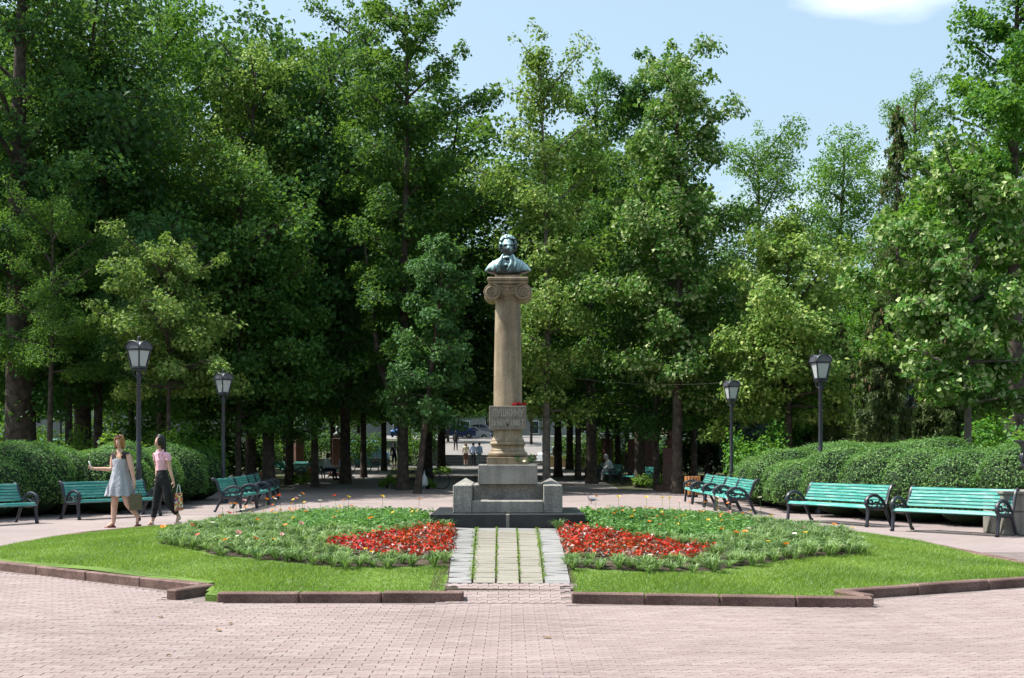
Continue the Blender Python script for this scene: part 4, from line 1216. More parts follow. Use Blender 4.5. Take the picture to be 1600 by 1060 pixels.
# ------------------------------------------------------------------ the monument
MX, MY = -.06, 17.65
ZB = .375
mon = empty('column_monument', (MX, MY, ZB))
tag(mon, 'tall granite column monument with a bronze bust on top, centre of the lawn', 'monument')
def zz(z): return z - ZB
for sx, nm in ((-1, 'l'), (1, 'r')):
    MB().bbox((sx * .5425 - .01 * 0, 0, .09), (1.035, 2.1, .20), .008).build('base_slab', MAT['black_granite'], mon)
MB().box((0, 0, .083), (.048, 2.085, .196)).build('slab_joint', MAT['slab_gap'], mon)
zb = zz(.565)
for sx in (-1, 1):
    ch = MB().bbox((sx * .632, 0, zb + .194), (.262, 1.5, .39), .01).build('cheek_block', MAT['granite'], mon)
    mb = MB(); x0, x1 = sx * .632 - .125, sx * .632 + .125
    for (ya, yb, hh) in ((.34, .72, .075), (-.10, .30, .045)):
        mb.add([(x0, ya, zb + .389), (x1, ya, zb + .389), (x1, yb, zb + .389), (x0, yb, zb + .389), (sx * .632, (ya + yb) / 2, zb + .389 + hh)], [(0, 1, 4), (1, 2, 4), (2, 3, 4), (3, 0, 4)])
    mb.build('cap_stone', MAT['granite'], ch)
MB().bbox((0, -.50, zb + .085), (.995, .49, .17), .01).build('front_step', MAT['granite'], mon)
MB().bbox((0, .23, zb + .192), (.995, .96, .386), .01).build('core_block', MAT['granite'], mon)
zp = zb + .392
ped = MB().bbox((0, 0, zp + .138), (.845, .80, .278), .008).build('pedestal_block', MAT['granite'], mon)
zq = zp + .279
pl = MB().bbox((0, 0, zq + .052), (.60, .60, .106), .006).build('plinth', MAT['granite_warm'], mon)
zr = zq + .106
prof = [(.262, 0)]
def torus(rc, z0, z1, k=6):
    r = (z1 - z0) / 2; zc = (z0 + z1) / 2
    return [(rc + r * math.cos(a), zc + r * math.sin(a)) for a in [(-math.pi / 2 + math.pi * i / k) for i in range(k + 1)]]
prof = torus(.245, 0, .085) + [(.250, .088), (.250, .10), (.238, .115), (.234, .135), (.242, .155), (.246, .162)] + torus(.232, .165, .225) + [(.238, .228), (.238, .245), (.222, .262), (.211, .30), (.208, .36), (.207, .46)]
MB().lathe(prof, 48, (0, 0, zr)).build('column_base', MAT['granite_warm'], mon, True, auto=35)
zt0, zt1 = zz(1.735), zz(2.075)
tb = MB().bbox((0, -.155, (zt0 + zt1) / 2), (.535, .19, zt1 - zt0), .006).build('inscription_block', MAT['granite_text'], mon)
tb.location = (0, 0, 0)
MB().bbox((0, .11, (zt0 + zt1) / 2), (.535, .338, zt1 - zt0 - .004), .006).build('rear_block', MAT['granite_text'], mon)
for txt, size, zc, wid in (('ПУШКИНУ', .125, zt0 + .235, .445), ('26 МАЯ 1885 Г', .105, zt0 + .095, .485)):
    cu = bpy.data.curves.new('letters', 'FONT'); cu.body = txt; cu.size = size; cu.align_x = 'CENTER'; cu.align_y = 'CENTER'
    cu.extrude = .0022; cu.offset = .0030; cu.resolution_u = 3; cu.space_character = .98
    tmp = bpy.data.objects.new('letters', cu); COL.objects.link(tmp)
    bpy.context.view_layer.update()
    lm = bpy.data.meshes.new_from_object(tmp.evaluated_get(bpy.context.evaluated_depsgraph_get()))
    bpy.data.objects.remove(tmp, do_unlink=True)
    lm.name = 'lettering'; lm.materials.clear(); lm.materials.append(MAT['letter'])
    o = link('lettering', lm, tb)
    bpy.context.view_layer.update()
    wx = max(o.dimensions.x, .01)
    o.location = (0, -.2515, zc); o.rotation_euler = (math.pi / 2, 0, 0); o.scale = (wid / wx, 1.12, 1)
# shaft with a slight swelling
sh0, sh1 = zz(2.07), zz(3.60)
pf = []
for i in range(15):
    t = i / 14
    pf.append((.207 - .026 * t ** 1.5, sh0 + (sh1 - sh0) * t))
MB().lathe(pf, 48).build('shaft', MAT['granite_warm'], mon, True, auto=40)
# ionic capital
zc0 = sh1
cap = MB().lathe([(.181, 0), (.196, .012), (.196, .030), (.184, .040), (.190, .055), (.225, .105), (.235, .135), (.225, .150)], 40, (0, 0, zc0)).build('capital', MAT['granite_warm'], mon, True, auto=35)
zv = zc0 + .125
def scroll(sx, front):
    mb = MB()
    cx = sx * .225
    # the bolster roll from front to back
    mb.lathe([(.118, -.235), (.122, -.225), (.108, -.19), (.085, -.08), (.078, 0), (.085, .08), (.108, .19), (.122, .225), (.118, .235)], 26, (0, 0, 0))
    Rx = Matrix.Rotation(math.pi / 2, 3, 'X')
    mb.v = [tuple(Rx @ Vector(p) + Vector((cx, 0, zv - .018))) for p in mb.v]
    for fy in (-1, 1):
        pts = []
        for k in range(44):
            a = k / 43 * 2.1 * 2 * math.pi; r = .106 * (1 - k / 43) ** .9 + .014
            ang = math.pi / 2 - sx * a * -1
            pts.append((cx + r * math.cos(ang), fy * .246, zv - .018 + r * math.sin(ang)))
        mb.tube(pts, [.017 * (1 - .55 * k / 43) for k in range(44)], 6)
        mb.ball((cx, fy * .24, zv - .018), (.018, .012, .018), 8, 6)
    return mb.build('volute', MAT['granite_warm'], cap, True, auto=50)
scroll(-1, 1); scroll(1, 1)
mb = MB(); mb.bbox((0, 0, zv + .075), (.46, .46, .055), .012); mb.box((0, 0, zv + .005), (.40, .43, .10))
for k in range(3): mb.ball(((k - 1) * .105, -.222, zv + .022), (.030, .02, .044), 8, 6)
mb.build('egg_band', MAT['granite_warm'], cap, True, auto=40)
mb = MB(); zab = zv + .10
mb.bbox((0, 0, zab + .022), (.545, .545, .044), .008); mb.bbox((0, 0, zab + .068), (.59, .59, .050), .014)
mb.build('abacus', MAT['granite_warm'], cap)
zbu = zab + .093
MB().bbox((0, 0, zbu + .026), (.365, .30, .052), .006).build('bust_plinth', MAT['granite_warm'], mon)

def head_mesh(mb, c, s=1.0, yaw=0.0, pitch=0.0, n=22, m=16, fem=False, k_=1.0):
    """a head: skull, brow, eye hollows, nose, lips, chin; faces -y before yaw"""
    V, F = [], []
    R = Matrix.Rotation(yaw, 3, 'Z') @ Matrix.Rotation(pitch, 3, 'X')
    def g(v, c_, w): return math.exp(-((v - c_) / w) ** 2)
    for i in range(m + 1):
        ph = -math.pi / 2 + math.pi * i / m
        for k in range(n):
            a = 2 * math.pi * k / n
            x, y, z = math.cos(ph) * math.sin(a), -math.cos(ph) * math.cos(a), math.sin(ph)
            fr = max(0, -y)
            X, Y, Z = x * .074, y * .093, z * .118
            if z < 0:
                X *= 1 - (.30 if fem else .22) * (-z) ** 1.3
                Y = Y * (1 - .10 * (-z)) - .018 * (-z) * (1 if y < .3 else 0) * fr
            nose = g(x, 0, .17) * g(z, -.16, .20) * (fr > .5)
            Y -= .020 * nose * k_
            Y += .008 * k_ * (g(x, .38, .16) + g(x, -.38, .16)) * g(z, .06, .13) * (fr > .4)
            Y -= .006 * k_ * g(z, .20, .10) * (fr > .5)
            Y -= .007 * k_ * g(x, 0, .26) * g(z, -.50, .07) * (fr > .4)
            Y -= .009 * g(x, 0, .28) * g(z, -.82, .14)
            V.append(R @ (Vector((X, Y, Z)) * s) + Vector(c))
    for i in range(m):
        for k in range(n):
            F.append((i * n + k, i * n + (k + 1) % n, (i + 1) * n + (k + 1) % n, (i + 1) * n + k))
    mb.add(V, F)
    for sx in (-1, 1):   # ears
        mb.ball(R @ (Vector((sx * .074, .008, -.01)) * s) + Vector(c), (.010 * s, .018 * s, .030 * s), 6, 5)

bust = empty('bust', (0, 0, zbu + .052)); bust.parent = mon; bust.scale = (1.03, 1.05, 1.03)
# cloak: a shaped loft with heavy folds, cut off in a curve at the bottom
ring_z = [(0.0, .150, .105, 0), (.012, .235, .140, .02), (.030, .300, .152, .04), (.065, .326, .158, .08), (.110, .312, .155, .10), (.155, .275, .146, .10), (.195, .225, .130, .09), (.228, .168, .110, .08), (.255, .112, .092, .05), (.285, .080, .080, .02), (.32, .068, .070, 0)]
V, F = [], []
nn = 56
for q, (z, rx, ry, fo) in enumerate(ring_z):
    for k in range(nn):
        a = 2 * math.pi * k / nn
        fold = 1 + fo * (.55 * math.sin(a * 9 + z * 9) + .45 * math.sin(a * 17 - z * 14 + 1))
        sxx = math.copysign(abs(math.cos(a)) ** .85, math.cos(a)); syy = math.copysign(abs(math.sin(a)) ** .85, math.sin(a))
        lift = .050 * abs(math.cos(a)) ** 3 * (1 - min(1, z / .08))
        V.append((rx * sxx * (1 + (fold - 1) * .25), ry * syy * fold, z + lift))
for q in range(len(ring_z) - 1):
    for k in range(nn):
        F.append((q * nn + k, q * nn + (k + 1) % nn, (q + 1) * nn + (k + 1) % nn, (q + 1) * nn + k))
mb = MB(); mb.add(V, F + [tuple(range(nn))[::-1]])
# lapels, cravat and the crossed drapery over the chest
for (p0, p1, p2, r) in (((-.07, -.10, .285), (-.115, -.165, .17), (-.06, -.172, .02), .026), ((.07, -.10, .285), (.12, -.165, .17), (.085, -.172, .03), .026), ((-.21, -.09, .20), (-.17, -.15, .11), (-.14, -.160, .03), .018), ((.20, -.09, .205), (.185, -.15, .12), (.16, -.158, .04), .018), ((.02, -.12, .25), (.05, -.168, .16), (-.01, -.180, .06), .022)):
    mb.tube([p0, tuple(Vector(p0).lerp(Vector(p1), .6)), p1, tuple(Vector(p1).lerp(Vector(p2), .5)), p2], [r * .5, r, r * 1.1, r, r * .5], 7)
mb.ball((-.01, -.140, .235), (.045, .03, .030), 10, 7); mb.ball((-.022, -.176, .125), (.033, .022, .030), 10, 7)
mb.build('cloak', MAT['bronze'], bust, True, auto=60)
mb = MB(); head_mesh(mb, (0.0, -.036, .400), 1.24, 0.08, .06, 44, 34, k_=1.9)
for sx in (-1, 1): mb.ball((sx * .036 + .003, -.125, .412), (.014, .009, .009), 8, 6)
mb.tube([(0, .005, .24), (0, 0, .36)], [.075, .062], 14)
mb.build('head', MAT['bronze'], bust, True)
rc = random.Random(4); mb = MB()
for k in range(420):
    u = Vector((rc.gauss(0, 1), rc.gauss(0, 1), rc.gauss(0, 1))).normalized()
    if u.z < -.45: continue
    if u.y < -.15 and u.z < .40 and abs(u.x) < .86: continue          # the face stays open
    if u.y < -.55 and u.z < .55: continue
    p = Vector((u.x * .112, u.y * .118 - .022, u.z * .140 + .425))
    r = rc.uniform(.017, .029); mb.ball(p, (r, r, r * .85), 7, 5)
for sx in (-1, 1):
    for k in range(8): mb.ball((sx * (.098 - .004 * k), -.062 + .012 * (k % 2), .455 - .018 * k), .018, 6, 5)
mb.build('curly_hair', MAT['bronze'], bust, True)

def petals(mb, c, r, n=9, seed=0):
    rd = random.Random(seed)
    for k in range(n):
        a = k * 2.4; rr = r * (k / n) ** .6
        d = Vector((math.cos(a), math.sin(a), 0)); s = Vector((-d.y, d.x, 0)); t = .9 - .7 * k / n
        P = [d * rr * .3, d * rr * .8 + s * r * .45 + Vector((0, 0, r * t)), d * rr + Vector((0, 0, r * t * 1.1)), d * rr * .8 - s * r * .45 + Vector((0, 0, r * t))]
        mb.add([Vector(c) + p for p in P], [(0, 1, 2, 3)])
bq = empty('flower_bouquet', (MX + .165, MY - .16, 2.077)); tag(bq, 'bunch of crimson carnations lying on the inscription block', 'flowers')
for k in range(11):
    mb = MB(); petals(mb, (0, 0, 0), .032, 14, k); mb.build('blossom', MAT['crimson'], bq, loc=(rc.uniform(-.09, .085), rc.uniform(-.065, .03), rc.uniform(.0, .028)))
mb = MB()
for k in range(6): mb.tube([(.0, rc.uniform(-.03, .03), .012), (.13, rc.uniform(-.02, .06), .012)], .004, 4)
mb.build('stalks', MAT['stem'], bq)
ro = empty('rose', (MX + .235, MY - .33, ZB + zq + .004)); tag(ro, 'single white rose with leafy stem at the foot of the column', 'rose')
mb = MB(); petals(mb, (0, 0, .03), .036, 16, 3); mb.build('blossom', MAT['petal_white'], ro)
mb = MB(); mb.tube([(0, 0, .03), (-.08, .02, .06), (-.20, .05, .07)], .005, 4); mb.tube([(.02, 0, .03), (.11, .05, .09), (.17, .09, .02)], .005, 4)
mb.build('stalk', MAT['stem'], ro)
rg = np.random.default_rng(8); Cc = np.concatenate([rg.normal(0, .03, (40, 3)) + [.10, .05, .08], rg.normal(0, .025, (30, 3)) + [-.10, .03, .075]])
V, F = leaf_quads(Cc, unit(rg.normal(size=Cc.shape)), .05, rg, .4); link('leaves', mesh_np('leaves', V, F, MAT['leaf_dark']), ro)

# ------------------------------------------------------------------ benches
def make_bench():
    root = empty('park_bench')
    def frame(sgn):
        mb = MB(); x = sgn * 1.02
        def sw(pts, r, w=1.0):
            r = [q * 1.32 for q in r] if isinstance(r, list) else r * 1.32
            mb.tube([(x, p[0], p[1]) for p in pts], r, 6)
        sw([(-.335, .012), (-.315, .03), (-.300, .18), (-.285, .30), (-.30, .38)], [.034, .024, .024, .028, .030])
        sw([(-.30, .375), (-.20, .355), (-.05, .34), (.08, .345), (.15, .37)], .026)
        sw([(.13, .36), (.20, .20), (.285, .03), (.315, .012)], [.028, .022, .022, .032])
        sw([(.10, .36), (.155, .42), (.205, .55), (.245, .68), (.285, .755), (.33, .785), (.365, .775), (.37, .755)], [.028, .028, .026, .025, .025, .024, .022, .015])
        arch = [(-.30, .38), (-.345, .44), (-.335, .51), (-.28, .565), (-.18, .60), (-.06, .585), (.04, .525), (.105, .44), (.135, .38)]
        sw(arch, [.028, .027, .027, .027, .027, .026, .025, .024, .022])
        sp = []
        for k in range(16):
            a = 2.6 + k * .42; r = .066 * (1 - k / 20)
            sp.append((-.215 + r * math.cos(a), .475 + r * math.sin(a)))
        sw(sp, .013)
        sw([(-.19, .415), (-.10, .47), (-.02, .455), (.04, .41)], .014)
        sw([(-.08, .38), (-.05, .43), (.0, .50)], .012)
        return mb.build('end_frame', MAT['iron'], root, True, auto=60)
    frame(-1); frame(1)
    rs = random.Random(2)
    def slat(y, z, tilt, hgt=.060, th=.026):
        me = MB().bbox((0, 0, 0), (2.02, hgt, th), .006).mesh('slat', MAT['bench_paint'])
        o = link('slat', me, root, loc=(0, y, z)); o.rotation_euler = (tilt, rs.uniform(-.003, .003), rs.uniform(-.002, .002))
    slat(-.318, .382, math.radians(62), .062)
    for k in range(5): slat(-.265 + k * .078, .402 - .010 * math.sin(k * .9) - .004 * k, math.radians(-5))
    for k in range(6):
        t = k / 5
        slat(.135 + .135 * t + .015 * math.sin(t * 3), .462 + .292 * t, math.radians(67 + 5 * t), .050, .024)
    mb = MB(); mb.tube([(-1.02, -.03, .335), (1.02, -.03, .335)], .011, 5); mb.build('tie_rod', MAT['iron'], root)
    return root
bench0 = make_bench(); used = []
def bench(label, p1, p2=None, ang=None, L=2.1, group='turquoise slatted benches round the plaza', z=0):
    """p1: foot of the front leg at the viewer's left end; the bench runs towards p2"""
    o = bench0 if not used else copy_tree(bench0)
    used.append(1)
    u = Vector((p2[0] - p1[0], p2[1] - p1[1], 0)).normalized() if p2 else Vector((math.cos(ang), math.sin(ang), 0))
    back_ = Vector((-u.y, u.x, 0))
    c = Vector((p1[0], p1[1], z)) + u * L / 2 + back_ * .33
    o.location = c; o.rotation_euler = (0, 0, math.atan2(u.y, u.x)); o.scale = (L / 2.1, 1, 1)
    tag(o, label, 'bench', group)
    return o
bench('long sunlit turquoise bench before the right hedge, left of the stone wall pair', (5.62, 24.9), (6.70, 22.75), L=2.35)
bench('long sunlit turquoise bench before the right hedge, its end touching the stone wall', (6.77, 21.72), (8.05, 20.15), L=2.05)
bench('shaded turquoise bench cut off by the left edge of the picture', (-10.45, 22.3), (-9.36, 24.2), L=2.1)
bench('turquoise bench directly behind the two walking women', (-9.0, 25.2), (-7.75, 27.0), L=2.15)
yl = [(-6.35, 28.5), (-6.36, 30.4), (-6.45, 32.3), (-6.68, 34.3), (-6.95, 36.3)]
ll = ['nearest of the four benches in a row at the hedge\'s end on the women\'s side', 'second nearest of the four benches in a row on the women\'s side', 'third nearest of the four benches in a row on the women\'s side', 'farthest of the four benches in a row on the women\'s side, by the orange bin']
for k in range(4): bench(ll[k], yl[k], yl[k + 1], L=1.82)
yr = [(4.90, 34.5), (4.84, 32.7), (4.88, 30.9), (4.86, 29.1), (4.88, 27.25)]
lr = ['farthest of the four benches lining the right hedge, beside the orange bin', 'third nearest of the four benches lining the right hedge', 'second nearest bench of the four lining the right hedge, mostly hidden', 'nearest of the four benches lining the right hedge, seen from its end']
for k in range(4): bench(lr[k], yr[k], yr[k + 1], L=1.72)
# benches in the shade of the alleys
g2 = 'benches in the shade of the alleys'
bench('green bench in the alley shade with a hunched person, right of the column', (3.95, 55.0), ang=math.radians(-82), group=g2, z=terrain(54))
bench('empty green bench nearest the plaza on the right of the alley', (4.55, 50.2), ang=math.radians(-70), group=g2, z=terrain(49))
bench('green bench farther up the right of the alley with a dark figure', (3.8, 60.5), ang=math.radians(-85), group=g2, z=terrain(59))
bench('green bench in deep shade with the man in a white shirt', (-9.55, 55.8), ang=math.radians(75), group=g2, z=terrain(56))
bench('green bench in deep shade with the man in blue shirt and shorts', (-9.0, 58.4), ang=math.radians(78), group=g2, z=terrain(59))
bench('small far green bench facing us between dark trunks on the left', (-12.6, 62), ang=math.radians(-6), group=g2, z=terrain(62))
bench('far bench at the bend of the side alley', (-8.6, 70), ang=math.radians(70), group=g2, z=terrain(70))

# ------------------------------------------------------------------ bins, urn, wall
def bin_(label, px, d):
    r = empty('litter_bin', ((px - 800) * d / FPX, d, terrain(d))); tag(r, label, 'bin', 'wooden slatted litter bins')
    mb = MB(); mb.lathe([(.19, .06), (.20, .60)], 14, cap=True); mb.build('liner', MAT['iron'], r, True, auto=40)
    mb = MB(); mb.box((0, 0, .03), (.30, .30, .05)); mb.build('foot', MAT['iron'], r)
    for k in range(14):
        a = 2 * math.pi * k / 14
        o = MB().bbox((0, 0, 0), (.072, .022, .58), .004).build('slat', MAT['wood_orange'], r, loc=(.235 * math.cos(a), .235 * math.sin(a), .36)); o.rotation_euler = (0, 0, a + math.pi / 2)
bin_('orange wooden bin behind the last bench of the left row', 413, 45); bin_('orange wooden bin beside the seated men', 489, 55); bin_('orange wooden bin at the end of the right hedge', 1082, 38)
wl_ = empty('stone_wall', (9.35, 21.0, 0)); tag(wl_, 'low weathered limestone wall block at the right edge', 'wall')
for (zc, hh) in ((.20, .392), (.55, .29)):
    for k in range(3): MB().bbox((-.68 + k * .72, 0, zc), (.712, .9, hh), .012).build('stone', MAT['wall_stone'], wl_)
MB().bbox((.04, 0, .725), (2.2, .96, .06), .012).build('coping', MAT['wall_stone'], wl_)
ur = empty('garden_urn', (9.13, 20.9, .756)); tag(ur, 'black cast-iron urn with yellow flowers on the stone wall', 'urn')
mb = MB(); mb.lathe([(.20, 0), (.20, .04), (.12, .07), (.075, .14), (.07, .20), (.12, .245), (.25, .30), (.33, .37), (.355, .42), (.335, .46), (.325, .62), (.34, .72), (.385, .80), (.46, .835), (.46, .86), (.40, .86), (.36, .80)], 28); mb.build('bowl', MAT['iron'], ur, True, auto=35)
mb = MB()
for k in range(12):
    a = 2 * math.pi * k / 12; mb.ball((.335 * math.cos(a), .335 * math.sin(a), .56), (.05, .05, .09), 8, 6)
mb.build('relief', MAT['iron'], ur, True)
rg = np.random.default_rng(3); C = rg.normal(0, 1, (260, 3)) * [.18, .18, .06] + [0, 0, .92]
V, F = leaf_quads(C, unit(rg.normal(size=C.shape) + [0, 0, 1]), .09, rg, .7); link('plants', mesh_np('plants', V, F, MAT['bush_leaf']), ur)

# ------------------------------------------------------------------ street lamps
def glass():
    m, nt, N, L, P = new_mat('lamp_glass')
    P.inputs['Base Color'].default_value = (.62, .66, .66, 1); P.inputs['Roughness'].default_value = .25
    P.inputs['Transmission Weight'].default_value = .35; P.inputs['IOR'].default_value = 1.3
    return m
MAT['lamp_glass'] = glass()
def make_lamp():
    root = empty('street_lamp')
    H0 = 3.18
    MB().lathe([(.16, 0), (.16, .08), (.12, .14), (.10, .45), (.115, .50), (.085, .56), (.068, .95), (.08, .99), (.066, 1.03), (.052, H0 - .22), (.075, H0 - .18), (.055, H0 - .13), (.05, H0 - .05), (.13, H0)], 14).build('post', MAT['lamp_iron'], root, True, auto=40)
    mb = MB()
    for k in range(4):   # scroll brackets under the lantern
        a = math.pi / 4 + k * math.pi / 2; d = Vector((math.cos(a), math.sin(a), 0))
        mb.tube([Vector((0, 0, H0 - .16)) + d * .05, Vector((0, 0, H0 - .13)) + d * .13, Vector((0, 0, H0 - .05)) + d * .15, Vector((0, 0, H0 + .0)) + d * .12], .013, 5)
    mb.build('bracket', MAT['lamp_iron'], root)
    b, t, zb_, zt_ = .125, .205, H0, H0 + .43
    mb = MB(); mb.bbox((0, 0, H0 - .005), (.27, .27, .035), .008)
    for sx, sy in ((-1, -1), (1, -1), (1, 1), (-1, 1)):
        mb.tube([(sx * b, sy * b, zb_), (sx * t, sy * t, zt_)], .022, 4)
    for z, w in ((zb_ + .045, b + .008), (zt_, t)):
        for k in range(4):
            a = k * math.pi / 2; c, s = math.cos(a), math.sin(a)
            mb.tube([(c * w - s * w, s * w + c * w, z), (c * w + s * w, s * w - c * w, z)], .026, 4)
    mb.build('lantern_frame', MAT['lamp_iron'], root)
    for k in range(4):
        R = Matrix.Rotation(k * math.pi / 2, 3, 'Z')
        P = [R @ Vector(p) for p in ((-b + .02, -b - .002, zb_ + .06), (b - .02, -b - .002, zb_ + .06), (t - .03, -t + .004, zt_ - .02), (-t + .03, -t + .004, zt_ - .02))]
        P += [R @ (R.transposed() @ p + Vector((0, .006, 0))) for p in P]
        mb = MB(); mb.add(P, [(0, 1, 2, 3), (7, 6, 5, 4), (0, 4, 5, 1), (1, 5, 6, 2), (2, 6, 7, 3), (3, 7, 4, 0)]); mb.build('pane', MAT['lamp_glass'], root)
    # roof: two crossing barrel vaults, an arched gable on each side
    mb = MB(); N_ = 10; w = t + .03
    for rot in (0, 1):
        V, F = [], []
        for k in range(N_ + 1):
            a = math.pi * k / N_
            x, z = -w * math.cos(a), zt_ + .02 + .165 * math.sin(a)
            for yy in (-w - .005 * rot, w + .005 * rot): V.append((x, yy, z) if rot == 0 else (yy, x, z))
        for k in range(N_): F.append((2 * k, 2 * k + 1, 2 * k + 3, 2 * k + 2))
        F.append(tuple(2 * k for k in range(N_ + 1))); F.append(tuple(2 * k + 1 for k in range(N_ + 1))[::-1])
        mb.add(V, F)
    rf_ = mb.build('lantern_roof', MAT['lamp_roof'], root, True, auto=40)
    mb = MB()
    for k in range(4):
        R = Matrix.Rotation(k * math.pi / 2, 3, 'Z')
        mb.tube([R @ Vector((-w * math.cos(math.pi * q / 12), -w - .01, zt_ + .02 + .165 * math.sin(math.pi * q / 12))) for q in range(13)], .014, 5)
    mb.lathe([(.05, .175), (.06, .19), (.03, .205), (.035, .225), (.043, .25), (.030, .285), (.006, .31)], 10, (0, 0, zt_))
    mb.build('trim', MAT['lamp_iron'], rf_)
    return root
lamp0 = make_lamp(); lused = []
def lamp(label, px, d, top, rz):
    o = lamp0 if not lused else copy_tree(lamp0)
    lused.append(1)
    z = terrain(d); hh = CH + (HZ - top) * d / FPX - z
    o.location = ((px - 800) * d / FPX, d, z); o.rotation_euler = (0, 0, rz); s = hh / 3.92; o.scale = (.84 * s, .84 * s, s)
    tag(o, label, 'street lamp', 'black lantern street lamps')
lamp('black lantern lamp behind the two walking women', 217, 27.6, 525, math.radians(-27))
lamp('black lantern lamp behind the row of four benches on the left', 349, 33.6, 577, math.radians(-38))
lamp('far black lantern lamp against the thick trunk at left', 95, 58, 626, math.radians(-45))
lamp('dark lantern lamp beside the leaning young trunk on the side alley', 627, 49, 631, math.radians(-40))
lamp('black lantern lamp rising from the right hedge', 1282, 27.8, 547, math.radians(10))
lamp('black lantern lamp at the alley end of the right hedge', 1143, 33.5, 589, math.radians(14))
mb = MB(); pts = []
for k in range(21):
    t = k / 20; a = W(832, 578, 43); b = W(1143, 597, 33.8); p = a.lerp(b, t); p.z -= .25 * 4 * t * (1 - t); pts.append(p)
mb.tube(pts, .008, 4); tag(mb.build('overhead_wire', MAT['chrome']), 'thin pale wire strung between the trees and the right lamp', 'wire')

# ------------------------------------------------------------------ people
def cloth(name, c, c2=None, scale=30, rough=.85): return surf(name, c, c2 or tuple(x * 1.25 for x in c), scale, rough, .9, 14)
MAT['skin'] = surf('skin', (.50, .30, .22), (.58, .36, .27), 12, .5)
MAT['skin_dark'] = surf('skin_dark', (.36, .20, .14), (.42, .25, .18), 12, .5)
MAT['hair_black'] = surf('hair_black', (.010, .008, .008), (.024, .019, .017), 60, .35)
MAT['hair_red'] = surf('hair_red', (.22, .09, .03), (.38, .18, .07), 40, .45)
MAT['hair_brown'] = surf('hair_brown', (.04, .025, .015), (.08, .05, .03), 40, .5)
MAT['hair_grey'] = surf('hair_grey', (.35, .34, .33), (.5, .49, .48), 40, .6)
MAT['grey_knit'] = cloth('grey_knit', (.27, .28, .31), (.40, .41, .45), 70)
MAT['black_cloth'] = cloth('black_cloth', (.012, .012, .015), (.026, .026, .030))
MAT['black_lace'] = cloth('black_lace', (.018, .014, .015), (.045, .035, .035), 90)
MAT['pink_cloth'] = cloth('pink_cloth', (.72, .38, .47), (.80, .47, .55))
MAT['olive'] = cloth('olive', (.085, .078, .042), (.12, .11, .062))
MAT['leather_red'] = cloth('leather_red', (.13, .030, .022), (.18, .045, .03), 20, .5)
MAT['beige_shoe'] = cloth('beige_shoe', (.62, .50, .40), (.70, .58, .47))
MAT['white_cloth'] = cloth('white_cloth', (.66, .67, .70), (.75, .76, .78))
MAT['blue_cloth'] = cloth('blue_cloth', (.32, .42, .62), (.40, .50, .70))
MAT['navy'] = cloth('navy', (.018, .022, .06), (.03, .04, .10))
MAT['cream_cloth'] = cloth('cream_cloth', (.62, .55, .42), (.70, .62, .48))
MAT['brown_cloth'] = cloth('brown_cloth', (.12, .055, .04), (.17, .08, .055))
MAT['grey_cloth'] = cloth('grey_cloth', (.22, .23, .24), (.30, .31, .32))
MAT['tan_cloth'] = cloth('tan_cloth', (.36, .30, .21), (.44, .37, .27))
MAT['eye'] = surf('eye', (.015, .012, .010), (.03, .025, .02), 30, .3)
MAT['lip'] = surf('lip', (.42, .13, .12), (.50, .17, .15), 30, .5)

BONES = [('hips', 'waist'), ('waist', 'chest'), ('chest', 'neck'), ('neck', 'skull'),
         ('chest', 'rsh'), ('rsh', 'rel'), ('rel', 'rwr'), ('chest', 'lsh'), ('lsh', 'lel'), ('lel', 'lwr'),
         ('hips', 'rhip'), ('rhip', 'rkn'), ('rkn', 'ran'), ('ran', 'rto'), ('hips', 'lhip'), ('lhip', 'lkn'), ('lkn', 'lan'), ('lan', 'lto')]
RAD = dict(hips=.118, waist=.100, chest=.112, neck=.050, skull=.048, rsh=.056, lsh=.056, rel=.038, lel=.038, rwr=.026, lwr=.026,
           rhip=.088, lhip=.088, rkn=.056, lkn=.056, ran=.036, lan=.036, rto=.028, lto=.028)
def hand_chain(J, R, bones, side, curl=(0, 0, -1), out=(1, 0, 0), fwd=(0, -1, 0)):
    """palm and five unequal bent fingers grown from the wrist; curl = along the fingers, out = across the palm, fwd = where they bend"""
    w = Vector(J[side + 'wr']); c = Vector(curl).normalized(); o = Vector(out).normalized(); f = Vector(fwd).normalized()
    J[side + 'pa'] = w + c * .055; R[side + 'pa'] = .024; bones.append((side + 'wr', side + 'pa'))
    for k, (off, L) in enumerate(((-.026, .062), (-.009, .072), (.009, .068), (.025, .054))):
        a, b, d = side + 'f%da' % k, side + 'f%db' % k, side + 'f%dc' % k
        J[a] = w + c * .092 + o * off; J[b] = J[a] + c * L * .45 + f * L * .12; J[d] = J[b] + c * L * .35 + f * L * .40
        R[a], R[b], R[d] = .0095, .0085, .0075
        bones += [(side + 'pa', a), (a, b), (b, d)]
    a, b = side + 'ta', side + 'tb'
    J[a] = w + c * .045 - o * .036 + f * .014; J[b] = w + c * .078 - o * .046 + f * .036; R[a], R[b] = .011, .0085
    bones += [(side + 'pa', a), (a, b)]

